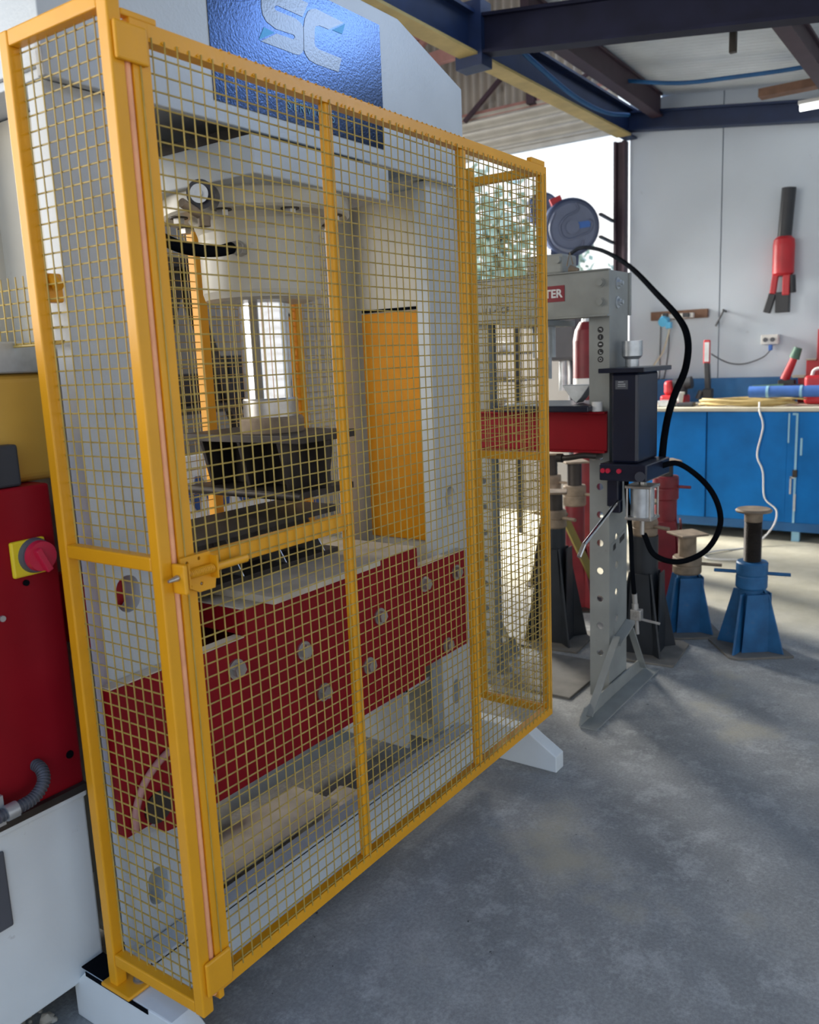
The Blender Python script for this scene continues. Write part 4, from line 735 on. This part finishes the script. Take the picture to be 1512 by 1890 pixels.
# ================================================================== UNDER THE CEILING
fl_ = thing('fluorescent_light', 'lit fluorescent batten light under the ceiling at the right edge', 'light', (6.8, -0.3, 3.5))
G().box(6.76, 6.84, 0.16, -1.1, 3.50, 3.53).build('batten', WPLA, fl_, 0.004)
G().cyl((6.80, 0.15, 3.475), (6.80, -1.05, 3.475), 0.022, n=14).build('tube', TUBE, fl_, label='glowing white tube')
tag(G().tube(smooth_path([(6.2, 1.52, 3.84), (6.2, 0.96, 3.70), (6.2, 0.54, 3.655), (6.2, 0.04, 3.62), (6.2, -0.4, 3.63)]), 0.016, 10).build('ceiling_hose', BLUD), 'dark blue hose slung below the corrugated ceiling', 'hose')
tag(G().tube(smooth_path([(4.4, 1.60, 3.78), (4.9, 1.58, 3.68), (5.6, 1.58, 3.60), (6.3, 1.60, 3.62), (6.9, 1.62, 3.72)]), 0.018, 8).build('beam_cable', BLUD), 'dark blue cable sagging along the navy roof beam', 'cable')
tag(G().box(4.9, 4.94, 0.18, 0.22, 3.44, 3.70).box(4.9, 4.94, 0.10, 0.22, 3.68, 3.70).build('ceiling_bracket', DKST), 'small dark hanging bracket under the ceiling near the right beam', 'bracket')

# ================================================================== BETWEEN GREY PRESS AND BACK WALL
gc = thing('extinguisher_cylinder', 'red gas cylinder standing behind the grey press, left of its column', 'cylinder', (5.1, 1.27, 0))
G().lathe((5.1, 1.27, 0), [(0.0, 0.0), (0.09, 0.0), (0.10, 0.02), (0.10, 1.70), (0.085, 1.78), (0.05, 1.84), (0.0, 1.84)], 28).build('body', STDR, gc)
G().cyl((5.1, 1.27, 1.84), (5.1, 1.27, 1.92), 0.035, n=14).build('valve', GALV, gc)
G().cyl((5.1, 1.27, 1.30), (5.1, 1.27, 1.42), 0.1005, n=28, caps=False).build('label', WPLA, gc)
cab = thing('grey_machine', 'grey drill press machine seen in the opening of the grey press', 'machine', (5.9, 1.75, 0))
G().box(5.7, 6.2, 1.58, 1.95, 0.0, 0.12).build('base', STDK, cab, 0.01)
G().cyl((6.0, 1.76, 0.12), (6.0, 1.76, 1.9), 0.06, n=18).build('column', GPLA, cab)
G().box(5.6, 6.2, 1.58, 1.95, 1.55, 1.98).build('head', GPLA, cab, 0.03)
G().box(5.6, 6.1, 1.55, 2.0, 1.05, 1.10).build('table', DKST, cab, 0.01)
G().cyl((5.75, 1.76, 1.30), (5.75, 1.76, 1.55), 0.035, n=14).build('spindle', GALV, cab)
tag(G().box(6.85, 7.15, 1.92, 3.9, 0.0, 2.15).build('steel_cupboard', GRYW, None, 0.01), 'grey steel cupboard below the roller door opening, behind the grey press', 'cupboard')
rk = thing('wire_rack', 'dark shelf rack with white rolls seen through the right mesh of the guard', 'rack', (5.8, 2.45, 0))
for y in (2.22, 2.70): G().box(5.78, 5.82, y-0.02, y+0.02, 0, 1.85).build('upright', STDK, rk)
for z in (0.95, 1.15, 1.38, 1.62): G().box(5.72, 6.1, 2.20, 2.72, z, z+0.015).build('shelf', GPLA, rk)
for i, (y, z, r) in enumerate(((2.40, 1.635, 0.05), (2.54, 1.635, 0.06), (2.42, 1.395, 0.04), (2.45, 1.165, 0.035), (2.44, 0.965, 0.045))):
    tag(G().cyl((5.72, y, z+r+0.001), (5.95, y, z+r+0.001), r, n=18).build('cloth_roll', WPLA), ['white roll at the right of the top shelf of the dark rack', 'larger white roll at the left of the top shelf of the dark rack', 'white roll on the second shelf of the dark rack', 'white roll on the third shelf of the dark rack', 'white roll on the bottom shelf of the dark rack'][i], 'roll', 'white rolls on the rack')

# ================================================================== OUTSIDE: trees beyond the roller door
def tree(label, x, y, h, r, m_, n=620):
    t = thing('tree', label, 'tree', (x, y, -0.04), 'trees beyond the roller door')
    G().tube(smooth_path([(x, y, -0.04), (x+0.1, y+0.1, h*0.4), (x-0.1, y, h*0.75)]), 0.14, 10).build('trunk', BARK, t)
    g = G(); rnd = random.Random(int(x*100+y*10))
    for i in range(n):
        while True:
            d = V((rnd.uniform(-1, 1), rnd.uniform(-1, 1), rnd.uniform(-1, 1)))
            if 0.35 < d.length < 1: break
        d *= 0.75+0.25*math.sin(7*d.x+5*d.y+9*d.z)
        c = V((x, y, h*0.62))+V((d.x*r, d.y*r, d.z*h*0.42)); s_ = rnd.uniform(.10, .24)
        a = V((rnd.uniform(-1, 1), rnd.uniform(-1, 1), rnd.uniform(-1, 1))).normalized(); b = a.orthogonal().normalized(); q = a.cross(b)
        g.add([c-b*s_, c+q*s_*0.5, c+b*s_, c-q*s_*0.5], [(0, 1, 2, 3)])
    g.build('crown', m_, t); return t
tree('tall green tree outside, seen in the gap between guard and grey press', 15.0, 7.4, 5.6, 1.15, LEAF)
tree('yellow green tree outside to the left, behind the right mesh panel', 18.0, 11.0, 6.0, 1.5, LEAF2)
tree('low green tree outside, showing under the hose reel', 21.0, 8.6, 5.2, 1.4, LEAF, 450)
